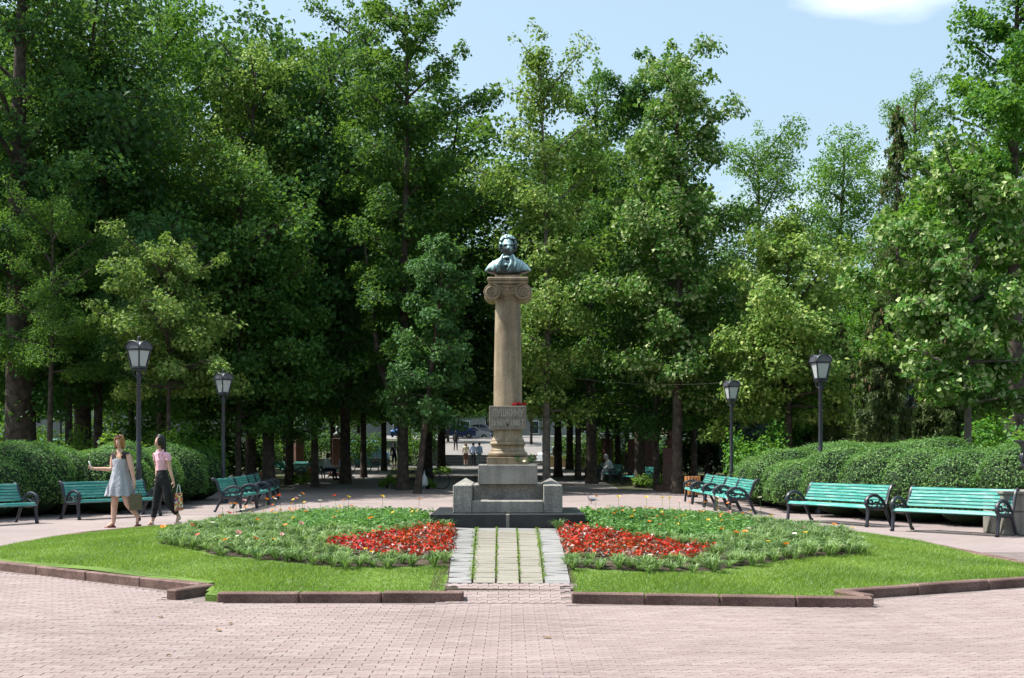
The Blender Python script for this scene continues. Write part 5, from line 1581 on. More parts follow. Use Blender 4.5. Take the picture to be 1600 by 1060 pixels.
def person(label, origin, rz, J, clothes, hair, skin='skin', R=None, bones=None, head=(0, 0), scale=1.0, fem=True, face=True, group=None):
    J = {k: Vector(v) for k, v in J.items()}; R = {**RAD, **(R or {})}; bones = bones or BONES
    names = list(J.keys()); idx = {n: i for i, n in enumerate(names)}
    me = bpy.data.meshes.new('skeleton'); me.from_pydata([J[n] for n in names], [(idx[a], idx[b]) for a, b in bones], []); me.update()
    tmp = bpy.data.objects.new('skeleton', me); COL.objects.link(tmp)
    md = tmp.modifiers.new('skin', 'SKIN'); md.use_smooth_shade = True; md.branch_smoothing = .35
    sv = me.skin_vertices[0].data
    for n in names:
        sv[idx[n]].radius = (R[n], R[n]); sv[idx[n]].use_root = (n == 'hips')
    ss = tmp.modifiers.new('sub', 'SUBSURF'); ss.levels = 2; ss.render_levels = 2
    dg = bpy.context.evaluated_depsgraph_get()
    ev = tmp.evaluated_get(dg); bm_ = ev.to_mesh()
    V = np.array([v.co[:] for v in bm_.vertices]); F = [tuple(p.vertices) for p in bm_.polygons]; Nn = np.array([v.normal[:] for v in bm_.vertices])
    ev.to_mesh_clear(); bpy.data.objects.remove(tmp, do_unlink=True)
    A = np.array([J[a][:] for a, b in bones]); B = np.array([J[b][:] for a, b in bones])
    rA = np.array([R[a] for a, b in bones]); rB = np.array([R[b] for a, b in bones])
    C = np.array([V[list(f)].mean(0) for f in F])
    ab = B - A; t = np.clip(((C[:, None] - A) * ab).sum(2) / np.maximum((ab ** 2).sum(1), 1e-9), 0, 1)
    D = np.linalg.norm(C[:, None] - (A + ab * t[..., None]), axis=2) / (rA + (rB - rA) * t)
    near_ = D.argmin(1); tt = t[np.arange(len(C)), near_]
    mb = MB(); mb.add([tuple(p) for p in V], F)
    hc = J['skull'] + Vector((0, 0, .085))
    head_mesh(mb, hc, .98, head[0], head[1], fem=fem)
    if face:
        RR = Matrix.Rotation(head[0], 3, 'Z') @ Matrix.Rotation(head[1], 3, 'X')
        mb.mat = 1
        for sx in (-1, 1):
            mb.ball(hc + RR @ Vector((sx * .028, -.077, .008)), (.010, .007, .006), 6, 4)
            mb.ball(hc + RR @ Vector((sx * .029, -.080, .027)), (.015, .005, .0028), 6, 4)
        mb.mat = 2; mb.ball(hc + RR @ Vector((0, -.092, -.056)), (.020, .008, .007), 8, 5); mb.mat = 0
    body = mb.build('person', [MAT[skin], MAT['eye'], MAT['lip']], None, True, loc=origin, rz=rz); body.scale = (scale,) * 3
    tag(body, label, 'person', group)
    for (nm, mat, pred, off) in clothes:
        sel = [i for i in range(len(F)) if pred(bones[near_[i]], C[i], tt[i])]
        vs = sorted({v for i in sel for v in F[i]}); mp = {v: k for k, v in enumerate(vs)}
        if not vs: continue
        m2 = bpy.data.meshes.new(nm); m2.from_pydata([tuple(V[v] + Nn[v] * off) for v in vs], [], [tuple(mp[v] for v in F[i]) for i in sel])
        m2.materials.append(MAT[mat]); m2.polygons.foreach_set('use_smooth', [True] * len(sel)); m2.update()
        link(nm, m2, body)
    if hair: hair(body, hc, head)
    return body

def hair_cap(mat, length=.02, width=.088, fringe=.35, front=True):
    """hair on the skull, falling to `length` below the ears"""
    def f(body, hc, head):
        RR = Matrix.Rotation(head[0], 3, 'Z') @ Matrix.Rotation(head[1], 3, 'X')
        V, F = [], []; n, m = 24, 10
        for i in range(m + 1):
            t = i / m
            for k in range(n + 1):
                a = -math.pi * .80 + 2 * math.pi * .80 * k / n      # leaves the face open; a = 0 is the back
                x, y = math.sin(a), math.cos(a)
                if t < .5:
                    ph = math.pi / 2 * (1 - t / .5) ; r = math.cos(ph); z = math.sin(ph) * .130 + .012
                    yy = y * .106 * r if y > -.2 else (y * .106 * r)
                    p = Vector((x * width * r, yy + .004, z))
                    if y < -.2 and t > .30: p.z = max(p.z, .075 + .02 * fringe)
                else:
                    s = (t - .5) / .5
                    p = Vector((x * width * (1 + .06 * math.sin(k * 2.1)) * (1 - .18 * s), y * .106 * (1 - .15 * s) + .004 + .012 * s, .012 - s * (.115 + length) * (1 if y > -.35 else .55)))
                    if y < -.2: p.z = max(p.z, -.06 - length * .6)
                V.append(RR @ p + hc)
        for i in range(m):
            for k in range(n): F.append((i * (n + 1) + k, i * (n + 1) + k + 1, (i + 1) * (n + 1) + k + 1, (i + 1) * (n + 1) + k))
        me = bpy.data.meshes.new('hair'); me.from_pydata(V, [], F); me.materials.append(MAT[mat]); me.polygons.foreach_set('use_smooth', [True] * len(F)); me.update()
        o = link('hair', me, body)
        so = o.modifiers.new('thick', 'SOLIDIFY'); so.thickness = .012; so.offset = 0
        if front:
            mb = MB(); mb.ball(hc + RR @ Vector((0, -.062, .082)), (.066, .036, .034), 12, 7); mb.build('fringe', MAT[mat], body, True)
    return f

def in_bones(*names):
    S_ = set(names); return lambda b, c, t: (b[0] in S_ and b[1] in S_)
TORSO = ('hips', 'waist', 'chest', 'neck', 'rsh', 'lsh', 'rhip', 'lhip')
def wpt(x, z, y=0.0, c=375.0, g=888.0, s=441.0): return ((x - c) / s, y, (g - z) / s)

# woman in the grey dress, walking left with one arm held out
J = dict(hips=wpt(378, 505), waist=wpt(376, 425), chest=wpt(378, 315), neck=wpt(374, 252, -.01), skull=wpt(370, 222, -.015),
         rsh=wpt(312, 285, .06), rel=wpt(302, 408, .02), rwr=wpt(192, 402, -.08), lsh=wpt(452, 285, -.07), lel=wpt(484, 405, -.10), lwr=wpt(508, 505, -.13),
         rhip=wpt(338, 535, .02), rkn=wpt(326, 705, .0), ran=wpt(318, 852, .0), rto=wpt(268, 882, -.04),
         lhip=wpt(412, 535, -.03), lkn=wpt(440, 690, -.06), lan=wpt(522, 800, .03), lto=wpt(512, 868, -.01))
Rw = dict(hips=.150, waist=.122, chest=.128, rhip=.098, lhip=.098, rkn=.064, lkn=.064, ran=.042, lan=.042, rsh=.062, lsh=.062, rel=.047, lel=.047, rwr=.030, lwr=.030)
bn = list(BONES); hand_chain(J, Rw, bn, 'r', (-1, -.2, .15), (0, 0, 1), (.1, -.4, .9)); hand_chain(J, Rw, bn, 'l', (.15, 0, -1), (0, 1, 0), (-1, 0, -.1))
feet = W(203, 826, 22.7)
w1 = person('woman in a sleeveless grey dress with black lace yoke, walking, one hand held out', (feet.x - .18, 22.7, 0), 0, J,
    [('bodice', 'grey_knit', lambda b, c, t: b[0] in TORSO and b[1] in TORSO and .92 < c[2] < 1.29 and abs(c[0]) < .21, .012),
     ('lace_yoke', 'black_lace', lambda b, c, t: b[0] in TORSO and b[1] in TORSO and 1.285 <= c[2] < 1.43 and (abs(c[0] - .005) > .055 or c[1] > 0) and abs(c[0]) < .185, .008)],
    hair_cap('hair_red', .015, .092), R=Rw, bones=bn, head=(math.radians(-8), 0))
def skirt(body, rings, mat, nfold, name='skirt', n=44):
    V, F = [], []
    for q, (cx, cy, z, rx, ry, amp) in enumerate(rings):
        for k in range(n):
            a = 2 * math.pi * k / n; f_ = 1 + amp * math.sin(a * nfold + q * .3) + amp * .5 * math.sin(a * (nfold * 2 - 3) + 1)
            V.append((cx + rx * math.cos(a) * f_, cy + ry * math.sin(a) * f_, z + amp * .12 * math.sin(a * nfold)))
        if q:
            for k in range(n): F.append(((q - 1) * n + k, (q - 1) * n + (k + 1) % n, q * n + (k + 1) % n, q * n + k))
    me = bpy.data.meshes.new(name); me.from_pydata(V, [], F); me.materials.append(MAT[mat]); me.polygons.foreach_set('use_smooth', [True] * len(F)); me.update()
    return link(name, me, body)
skirt(w1, [(.0, 0, 1.13, .145, .135, .0), (.0, 0, 1.02, .155, .150, .02), (.005, 0, .92, .185, .165, .04), (.005, 0, .80, .225, .19, .06), (.005, 0, .70, .25, .205, .075), (.005, 0, .595, .268, .215, .09)], 'grey_knit', 9)
def sandal(body, an, to, mat, name='sandal'):
    a, b = Vector(an), Vector(to); d = (b - a); d.z = 0; d.normalize()
    mb = MB(); heel = Vector((a.x, a.y, min(a.z, b.z) - .012)) - d * .045
    ps = [heel, heel.lerp(b, .5) + Vector((0, 0, -.004)), Vector((b.x, b.y, b.z - .028)) + d * .035]
    mb.tube(ps, [.030, .034, .030], 8); mb.tube([a + Vector((0, 0, -.01)) - d * .02, a + Vector((0, 0, -.012)) + d * .03], .043, 8)
    mb.tube([a.lerp(b, .62) + Vector((0, .04, -.01)), a.lerp(b, .62) + Vector((0, 0, .02)), a.lerp(b, .62) + Vector((0, -.04, -.01))], .012, 5)
    return mb.build(name, MAT[mat], body, True)
sandal(w1, J['ran'] + Vector((0, 0, -.02)) if isinstance(J['ran'], Vector) else Vector(J['ran']) + Vector((0, 0, -.03)), J['rto'], 'leather_red'); sandal(w1, Vector(J['lan']) + Vector((0, 0, -.03)), J['lto'], 'leather_red')
mb = MB(); pts = []
for k in range(11):
    a = math.pi * k / 10; pts.append((-.005 - .062 * math.cos(a), -.115 - .012 * math.sin(a), 1.43 - .115 * math.sin(a)))
mb.tube(pts, .006, 5); mb.ball((-.005, -.130, 1.31), .012, 6, 5); mb.build('necklace', surf('brass', (.5, .36, .10), (.6, .44, .14), 10, .35, metal=.8), w1)
mb = MB(); hc = Vector(J['skull']) + Vector((0, 0, .085))
for sx in (-1, 1): mb.ball(hc + Vector((sx * .036, -.078, .105)), (.032, .012, .022), 10, 6)
mb.tube([hc + Vector((-.07, -.05, .10)), hc + Vector((0, -.092, .112)), hc + Vector((.07, -.05, .10))], .005, 4); mb.build('sunglasses', MAT['window_dark'], w1, True)
# things in her hands
ph = link('phone', MB().bbox((0, 0, 0), (.012, .075, .145), .006).mesh('phone', MAT['white_cloth']), None, (w1.location.x + wpt(146, 0)[0] - .005, 22.7 - .115, wpt(0, 372)[2])); ph.rotation_euler = (.3, -.35, .5)
tag(ph, 'small pale phone held up in the grey-dressed woman\'s outstretched hand', 'phone')
def tote(label, loc, w_top, w_bot, h, th, mat, rz, hd=.14, hmat=None):
    r = empty('bag', loc, rz); tag(r, label, 'bag')
    V, F = [], []
    for (z, w, t) in ((-h, w_bot, th), (-h * .55, (w_top + w_bot) / 2, th * 1.15), (-.02, w_top, th * .7), (0, w_top, th * .55)):
        for (sx, sy) in ((-1, -1), (-.3, -1.12), (.3, -1.08), (1, -1), (1, 1), (.3, 1.1), (-.3, 1.1), (-1, 1)): V.append((sx * w / 2, sy * t / 2, z + .01 * sx * (z < -h * .9)))
    for q in range(3):
        for k in range(8): F.append((q * 8 + k, q * 8 + (k + 1) % 8, (q + 1) * 8 + (k + 1) % 8, (q + 1) * 8 + k))
    F += [tuple(range(8))[::-1], tuple(range(24, 32))]
    mb = MB(); mb.add(V, F); mb.build('pouch', MAT[mat] if isinstance(mat, str) else mat, r)
    for sy in (-1, 1):
        mb = MB(); mb.tube([(-w_top * .28, sy * th * .25, -.01), (-w_top * .12, sy * th * .15, hd * .9), (0, 0, hd), (w_top * .12, sy * th * .15, hd * .9), (w_top * .28, sy * th * .25, -.01)], .006, 5); mb.build('handle', MAT[hmat] if hmat else (MAT[mat] if isinstance(mat, str) else mat), r)
    return r
lw = Vector(J['lwr'])
tote('square olive green tote bag hanging from the grey-dressed woman\'s hand', (w1.location.x + lw.x + .035, 22.7 + lw.y - .01, lw.z - .235), .205, .235, .30, .075, 'olive', .12)

# woman in the pink shirt
J = dict(hips=wpt(700, 505), waist=wpt(692, 425), chest=wpt(690, 315), neck=wpt(688, 252, -.01), skull=wpt(682, 220, -.02),
         rsh=wpt(634, 288, .07), rel=wpt(640, 385, .11), rwr=wpt(650, 470, .02), lsh=wpt(752, 285, -.07), lel=wpt(772, 400, -.10), lwr=wpt(802, 500, -.12),
         rhip=wpt(666, 530, .03), rkn=wpt(642, 690, .02), ran=wpt(618, 838, .0), rto=wpt(580, 876, -.03),
         lhip=wpt(732, 530, -.03), lkn=wpt(752, 685, -.06), lan=wpt(832, 800, .04), lto=wpt(815, 852, .0))
Rw = dict(hips=.118, waist=.094, chest=.108, rhip=.086, lhip=.086, rkn=.058, lkn=.058, rsh=.052, lsh=.052)
J = {k: (v[0] - (700 - 375) / 441, v[1], v[2]) for k, v in J.items()}
bn = list(BONES); hand_chain(J, Rw, bn, 'r', (.1, -.3, -1), (0, 1, 0), (-1, 0, 0)); hand_chain(J, Rw, bn, 'l', (.2, 0, -1), (0, 1, 0), (-1, 0, -.1))
w2 = person('woman in a pink short-sleeved shirt and black trousers, long black hair, walking', (W(254, 826, 22.9).x, 22.9, 0), 0, J,
    [('shirt', 'pink_cloth', lambda b, c, t: (b[0] in TORSO and b[1] in TORSO and 1.06 < c[2] < 1.45) or (b in (('rsh', 'rel'), ('lsh', 'lel')) and t < .42), .014),
     ('trousers', 'black_cloth', lambda b, c, t: (c[2] < 1.085 and b[0] in ('hips', 'waist') + TORSO and b[1] in TORSO and b[1] not in ('rsh', 'lsh')) or b in (('rhip', 'rkn'), ('lhip', 'lkn')) or (b in (('rkn', 'ran'), ('lkn', 'lan')) and t < .80), .013)],
    None, R=Rw, bones=bn, head=(math.radians(-48), 0))
def long_hair(body, hc, head):
    hair_cap('hair_black', .03, .086, front=False)(body, hc, head)
    RR = Matrix.Rotation(head[0], 3, 'Z'); V, F = [], []; n = 14
    rows = [(.085, .02, .10, .070, .055), (.0, .035, .0, .088, .062), (-.08, .05, -.09, .088, .058), (-.17, .062, -.18, .080, .050), (-.25, .066, -.26, .065, .04), (-.30, .066, -.31, .03, .02)]
    for (z, yo, _, rx, ry) in rows:
        for k in range(n):
            a = 2 * math.pi * k / n; V.append(hc + RR @ Vector((rx * math.cos(a), yo + ry * math.sin(a) * (1 + .1 * math.sin(3 * a)), z)))
    for q in range(len(rows) - 1):
        for k in range(n): F.append((q * n + k, q * n + (k + 1) % n, (q + 1) * n + (k + 1) % n, (q + 1) * n + k))
    F.append(tuple((len(rows) - 1) * n + k for k in range(n)))
    me = bpy.data.meshes.new('long_hair'); me.from_pydata(V, [], F); me.materials.append(MAT['hair_black']); me.polygons.foreach_set('use_smooth', [True] * len(F)); me.update(); link('long_hair', me, body)
long_hair(w2, Vector(J['skull']) + Vector((0, 0, .085)), (math.radians(-48), 0))
mb = MB(); nk = Vector(J['neck'])
for sx in (-1, 1): mb.add([nk + Vector((sx * .0, -.055, -.02)), nk + Vector((sx * .065, -.045, .03)), nk + Vector((sx * .085, -.075, -.05)), nk + Vector((sx * .03, -.105, -.075))], [(0, 1, 2, 3) if sx > 0 else (3, 2, 1, 0)])
mb.build('collar', MAT['pink_cloth'], w2)
sandal(w2, Vector(J['ran']) + Vector((0, 0, -.02)), J['rto'], 'beige_shoe', 'shoe'); sandal(w2, Vector(J['lan']) + Vector((0, 0, -.02)), J['lto'], 'beige_shoe', 'shoe')
def pattern_mat():
    m, nt, N, L, P = new_mat('patterned_cloth'); co = N.new('ShaderNodeTexCoord'); vo = N.new('ShaderNodeTexVoronoi'); vo.inputs['Scale'].default_value = 42
    L.new(co.outputs['Object'], vo.inputs['Vector']); sp = N.new('ShaderNodeSeparateColor'); L.new(vo.outputs['Color'], sp.inputs[0])
    r = ramp(N, [(0, (.45, .06, .10)), (.2, (.70, .42, .05)), (.4, (.10, .08, .30)), (.58, (.75, .68, .60)), (.75, (.55, .18, .05)), (.9, (.05, .04, .05))], 'CONSTANT'); L.new(sp.outputs[0], r.inputs['Fac']); L.new(r.outputs['Color'], P.inputs['Base Color']); P.inputs['Roughness'].default_value = .8
    return m
lw = Vector(J['lwr']); o2 = w2.location
tote('bright multicoloured patterned bag in the pink-shirted woman\'s hand', (o2.x + lw.x + .105, 22.9 + lw.y, lw.z - .235), .13, .17, .33, .07, pattern_mat(), .25, .16, 'white_cloth')
tote('small black bag beside the patterned one in the same hand', (o2.x + lw.x + .035, 22.9 + lw.y + .05, lw.z - .225), .13, .14, .22, .06, 'black_cloth', .1, .14)

# figures farther off: standing, walking, seated
def standing(step=.0, arm=.06, facing=0):
    return dict(hips=(0, 0, .95), waist=(0, 0, 1.10), chest=(0, 0, 1.30), neck=(0, 0, 1.46), skull=(0, -.01, 1.53),
        rsh=(-.17, 0, 1.40), rel=(-.22, .02, 1.12), rwr=(-.22, -arm, .88), lsh=(.17, 0, 1.40), lel=(.22, .02, 1.12), lwr=(.22, -arm, .88),
        rhip=(-.09, 0, .90), rkn=(-.10, -step * .6, .50), ran=(-.10, -step, .09), rto=(-.11, -step - .14, .035), lhip=(.09, 0, .90), lkn=(.10, step * .3, .50), lan=(.10, step, .09), lto=(.11, step - .14, .035))
def seated(leanf=.0):
    return dict(hips=(0, 0, .50), waist=(0, -.02 - leanf * .25, .66), chest=(0, -.04 - leanf * .6, .86 - leanf * .1), neck=(0, -.07 - leanf, 1.01 - leanf * .2), skull=(0, -.10 - leanf * 1.15, 1.07 - leanf * .25),
        rsh=(-.17, -.05 - leanf * .8, .95 - leanf * .15), rel=(-.22, -.12 - leanf, .70), rwr=(-.12, -.36, .60), lsh=(.17, -.05 - leanf * .8, .95 - leanf * .15), lel=(.22, -.12 - leanf, .70), lwr=(.12, -.36, .60),
        rhip=(-.09, -.03, .49), rkn=(-.12, -.45, .50), ran=(-.12, -.45, .09), rto=(-.13, -.58, .035), lhip=(.09, -.03, .49), lkn=(.12, -.45, .50), lan=(.13, -.50, .09), lto=(.14, -.63, .035))
def outfit(top, bottom, sleeve=.5, leg=.95, shoe='black_cloth'):
    return [('shirt', top, lambda b, c, t: (b[0] in TORSO and b[1] in TORSO and b[1] not in ('rhip', 'lhip')) or (b in (('rsh', 'rel'), ('lsh', 'lel')) and t < sleeve * 2) or (sleeve > .6 and b in (('rel', 'rwr'), ('lel', 'lwr'))), .016),
            ('trousers', bottom, lambda b, c, t: b in (('hips', 'rhip'), ('hips', 'lhip'), ('rhip', 'rkn'), ('lhip', 'lkn')) or (b in (('rkn', 'ran'), ('lkn', 'lan')) and t < leg), .012),
            ('shoes', shoe, lambda b, c, t: b in (('ran', 'rto'), ('lan', 'lto')), .016)]
Rm = dict(hips=.135, waist=.125, chest=.135, rsh=.062, lsh=.062)
def far(label, px, d, rz, J, cl, hair='hair_brown', z=None, fem=False, scale=1.0, R=None):
    return person(label, ((px - 800) * d / FPX, d, terrain(d) if z is None else z), rz, J, cl, hair_cap(hair, 0 if not fem else .12, .086, front=False), R=R or (Rm if not fem else None), fem=fem, face=False, head=(0, 0), scale=scale, group='people in the alleys')
far('seated man in a white shirt on the shaded bench left of the column', 508, 56.6, math.radians(78), seated(.05), outfit('white_cloth', 'navy', .9))
far('seated man in a pale blue shirt and light shorts, stretching his feet', 533, 59.2, math.radians(80), seated(0), outfit('blue_cloth', 'tan_cloth', .5, .0, 'white_cloth'), 'hair_grey')
far('hunched seated man in pale shirt and cap on the right alley bench', 957, 53.9, math.radians(-80), seated(.18), outfit('white_cloth', 'grey_cloth', .9), 'hair_grey')
far('dark-clothed seated person farther up the right alley benches', 930, 59.6, math.radians(-85), seated(.05), outfit('navy', 'black_cloth', .9), 'hair_black')
far('woman in dark blue standing under blue balloons on the side alley', 616, 78, math.radians(10), standing(.12, .2), outfit('navy', 'navy', .9, .0), 'hair_black', fem=True)
far('woman in a cream top and brown skirt on the alley left of the column', 728, 88, math.radians(5), standing(.14), outfit('cream_cloth', 'brown_cloth', .4, .0), fem=True)
far('man in a pale blue shirt and black trousers walking up the alley', 739.5, 88.5, math.radians(175), standing(.12), outfit('blue_cloth', 'black_cloth', .9))
far('man in a blue shirt partly behind the monument on the steps', 749, 93.4, math.radians(160), standing(.1), outfit('blue_cloth', 'grey_cloth', .9), 'hair_black', z=.39)
far('lone dark figure on the sunlit street beyond the steps', 712, 108, math.radians(170), standing(.14), outfit('black_cloth', 'black_cloth', .9), 'hair_black', z=upper(108))
far('person in a pale top standing right of the column near the far fence', 869, 80, math.radians(20), standing(.05), outfit('tan_cloth', 'grey_cloth', .8))
far('person in white walking beyond the trees at the left', 440, 90, math.radians(80), standing(.16), outfit('white_cloth', 'navy', .9))
for k, (dx, dz) in enumerate(((-.10, 0), (.14, .06))):
    bl = empty('balloon', ((616 - 800) * 78 / FPX + dx, 77.9, terrain(78) + 2.3 + dz)); tag(bl, 'shiny blue balloon, ' + ('the lower left one' if k == 0 else 'the upper right one') + ' above the woman in dark blue', 'balloon', 'blue balloons')
    mb = MB(); mb.lathe([(.01, -.24), (.10, -.16), (.17, -.03), (.185, .06), (.15, .17), (.07, .23), (.005, .245)], 16); mb.build('envelope', surf('balloon_blue', (.10, .25, .62), (.14, .32, .70), 3, .25) if k == 0 else bpy.data.materials['balloon_blue'], bl, True)
    mb = MB(); mb.tube([(0, 0, -.24), (.02 - dx * .5, 0, -.8), (-dx + .2, -.1, -1.35)], .005, 3); mb.build('string', MAT['white_cloth'], bl)

# pigeon on the paving
pg = G(925, 787); pr = empty('pigeon', (pg.x, pg.y, 0), 2.6); tag(pr, 'grey pigeon on the paving right of the monument', 'pigeon')
mb = MB()
ringp = [(-.20, .10, .010, .006), (-.13, .105, .028, .014), (-.07, .115, .045, .040), (0, .115, .058, .055), (.06, .125, .055, .055), (.10, .155, .038, .038), (.12, .19, .027, .026), (.132, .215, .026, .025), (.152, .222, .019, .018), (.170, .216, .006, .005)]
V, F = [], []
for (x, z, ry, rz_) in ringp:
    for k in range(12):
        a = 2 * math.pi * k / 12; V.append((x, ry * math.cos(a), z + rz_ * math.sin(a)))
for q in range(len(ringp) - 1):
    for k in range(12): F.append((q * 12 + k, (q + 1) * 12 + k, (q + 1) * 12 + (k + 1) % 12, q * 12 + (k + 1) % 12))
mb.add(V, F); mb.build('body', surf('pigeon_grey', (.07, .08, .10), (.20, .22, .26), 14, .6), pr, True)
for sy in (-1, 1):
    MB().tube([(.02, sy * .02, .07), (.015, sy * .022, .0), (.045, sy * .022, .004)], .005, 5).build('leg', MAT['leather_red'], pr)

# ------------------------------------------------------------------ bicycle with a white bag
bk = empty('bicycle', W(668, 764, 46.0) * 1.0, math.radians(8)); bk.location.z = terrain(46); tag(bk, 'dark bicycle parked at the plaza edge left of the monument', 'bicycle')
def wheel_mesh(R_=.33):
    mb = MB(); pts = [(R_ * math.cos(a), 0, R_ + R_ * math.sin(a)) for a in [2 * math.pi * k / 24 for k in range(25)]]
    mb.tube(pts, .017, 5, cap=False)
    for k in range(12):
        a = 2 * math.pi * k / 12; mb.tube([(0, 0, R_), (R_ * .97 * math.cos(a), 0, R_ + R_ * .97 * math.sin(a))], .0025, 3, cap=False)
    return mb.mesh('wheel', MAT['rubber'])
wm = wheel_mesh(); link('wheel', wm, bk, loc=(-.52, 0, 0)); link('wheel', wm, bk, loc=(.52, 0, 0))
mb = MB()
for a, b in (((-.52, 0, .33), (-.12, 0, .28)), ((-.12, 0, .28), (.36, 0, .72)), ((-.12, 0, .28), (-.24, 0, .78)), ((-.22, 0, .68), (.36, 0, .76)), ((-.22, 0, .66), (-.52, 0, .33)), ((.34, 0, .88), (.52, 0, .33))): mb.tube([a, b], .017, 6)
mb.build('frame', MAT['navy'], bk); mb = MB(); mb.tube([(.30, -.28, .96), (.36, 0, .92), (.30, .28, .96)], .013, 6); mb.build('handlebar', MAT['chrome'], bk)
mb = MB(); mb.ball((-.25, 0, .83), (.13, .07, .04), 10, 6); mb.build('saddle', MAT['rubber'], bk, True)
bg = empty('plastic_bag', (W(663, 0, 45.6).x, 45.6, .62)); tag(bg, 'white plastic bag hanging from the bicycle', 'bag')
mb = MB(); mb.lathe([(.02, .0), (.03, -.06), (.09, -.16), (.14, -.28), (.15, -.40), (.11, -.48), (.02, -.50)], 14, sx=1, sy=.7); mb.build('sack', MAT['white_cloth'], bg, True); mb = MB(); mb.tube([(-.02, 0, 0), (0, 0, .10), (.02, 0, 0)], .01, 5); mb.build('loop', MAT['white_cloth'], bg)

# ------------------------------------------------------------------ busts on granite posts along the alleys
def herm(label, px, d, hgt, w, bustmat='statue_bronze', rz=0):
    r = empty('bust_monument', ((px - 800) * d / FPX, d, terrain(d)), rz); tag(r, label, 'bust', 'busts on granite posts along the alleys')
    MB().bbox((0, 0, .10), (w * 1.7, w * 1.7, .24), .02).build('base', MAT['red_granite'], r); MB().bbox((0, 0, .22 + hgt / 2), (w, w * .8, hgt), .015).build('post', MAT['red_granite'], r)
    mb = MB(); z = .22 + hgt
    mb.lathe([(.10, 0), (.13, .03), (.20, .10), (.235, .17), (.20, .25), (.12, .30), (.075, .33), (.065, .40)], 18, (0, 0, z), sy=.62); head_mesh(mb, (0, -.03, z + .50), 1.2); mb.ball((0, .01, z + .55), (.095, .115, .10), 12, 8)
    mb.build('bust', MAT[bustmat], r, True)
herm('bust on a slim reddish post behind the seated men', 527, 63, 1.75, .46); herm('second bust on a reddish post farther left among trunks', 467, 66, 1.7, .46, rz=.5)
herm('bust on a dark post beside the pale-edged trunk right of the alley', 949, 64, 1.75, .46, rz=-.6); herm('dark bust on a broad block behind the right alley benches', 996, 57, 1.7, .75, rz=-.5)
herm('pale stone bust on a reddish post between the two right trunks', 1014, 53, 1.75, .50, 'wall_stone', rz=-.5); herm('broad reddish post with a bust next to the blossoming linden trunk', 1048, 44, 1.35, .48, 'red_granite', rz=-.5)

# ------------------------------------------------------------------ beyond: fence, walls, cars, houses
gp = empty('white_fence', (0, 0, 0)); tag(gp, 'white panel fence behind the parked silver car', 'fence')
for k in range(9): MB().bbox((3.2 + k * 1.6, 99, .386 + 1.15), (1.57, .06, 2.3), .01).build('panel', MAT['white_panel'], gp)
wy = empty('boundary_wall', (0, 0, 0)); tag(wy, 'low yellow stone wall in the sun right of the alley', 'wall')
for k in range(8): MB().bbox((3.2 + k * 1.2, 86, .34 + .36), (1.19, .4, .85), .02).build('stone', MAT['wall_yellow'], wy)
ir = empty('railing', (0, 0, 0)); tag(ir, 'low wall with iron railing along the street at the left', 'railing')
for k in range(12): MB().bbox((-44 + k * 3.0, 94.5, .386 + .22), (2.98, .35, .5), .02).build('wall_block', MAT['wall_stone'], ir)
mb = MB()
for k in range(180): mb.box((-45.4 + k * .2, 94.5, 1.30), (.025, .025, .95))
for z in (.95, 1.65): mb.box((-27.5, 94.5, z), (36, .035, .04))
tag(mb.build('bars', MAT['white_panel'], ir), kind='stuff')
for sx, px_ in ((-1, 'left'), (1, 'right')):
    r = empty('stone_pier', (-.4 + sx * 5.75, 93.6, .38)); tag(r, 'round-topped dark stone pier at the ' + px_ + ' of the steps', 'pier')
    MB().bbox((0, 0, .75), (1.5, 1.5, 1.5), .05).build('drum', MAT['wall_stone'], r); MB().lathe([(.98, 1.49), (1.0, 1.65), (.8, 1.85), (.4, 1.95), (.02, 1.97)], 20).build('cap', MAT['wall_stone'], r, True)

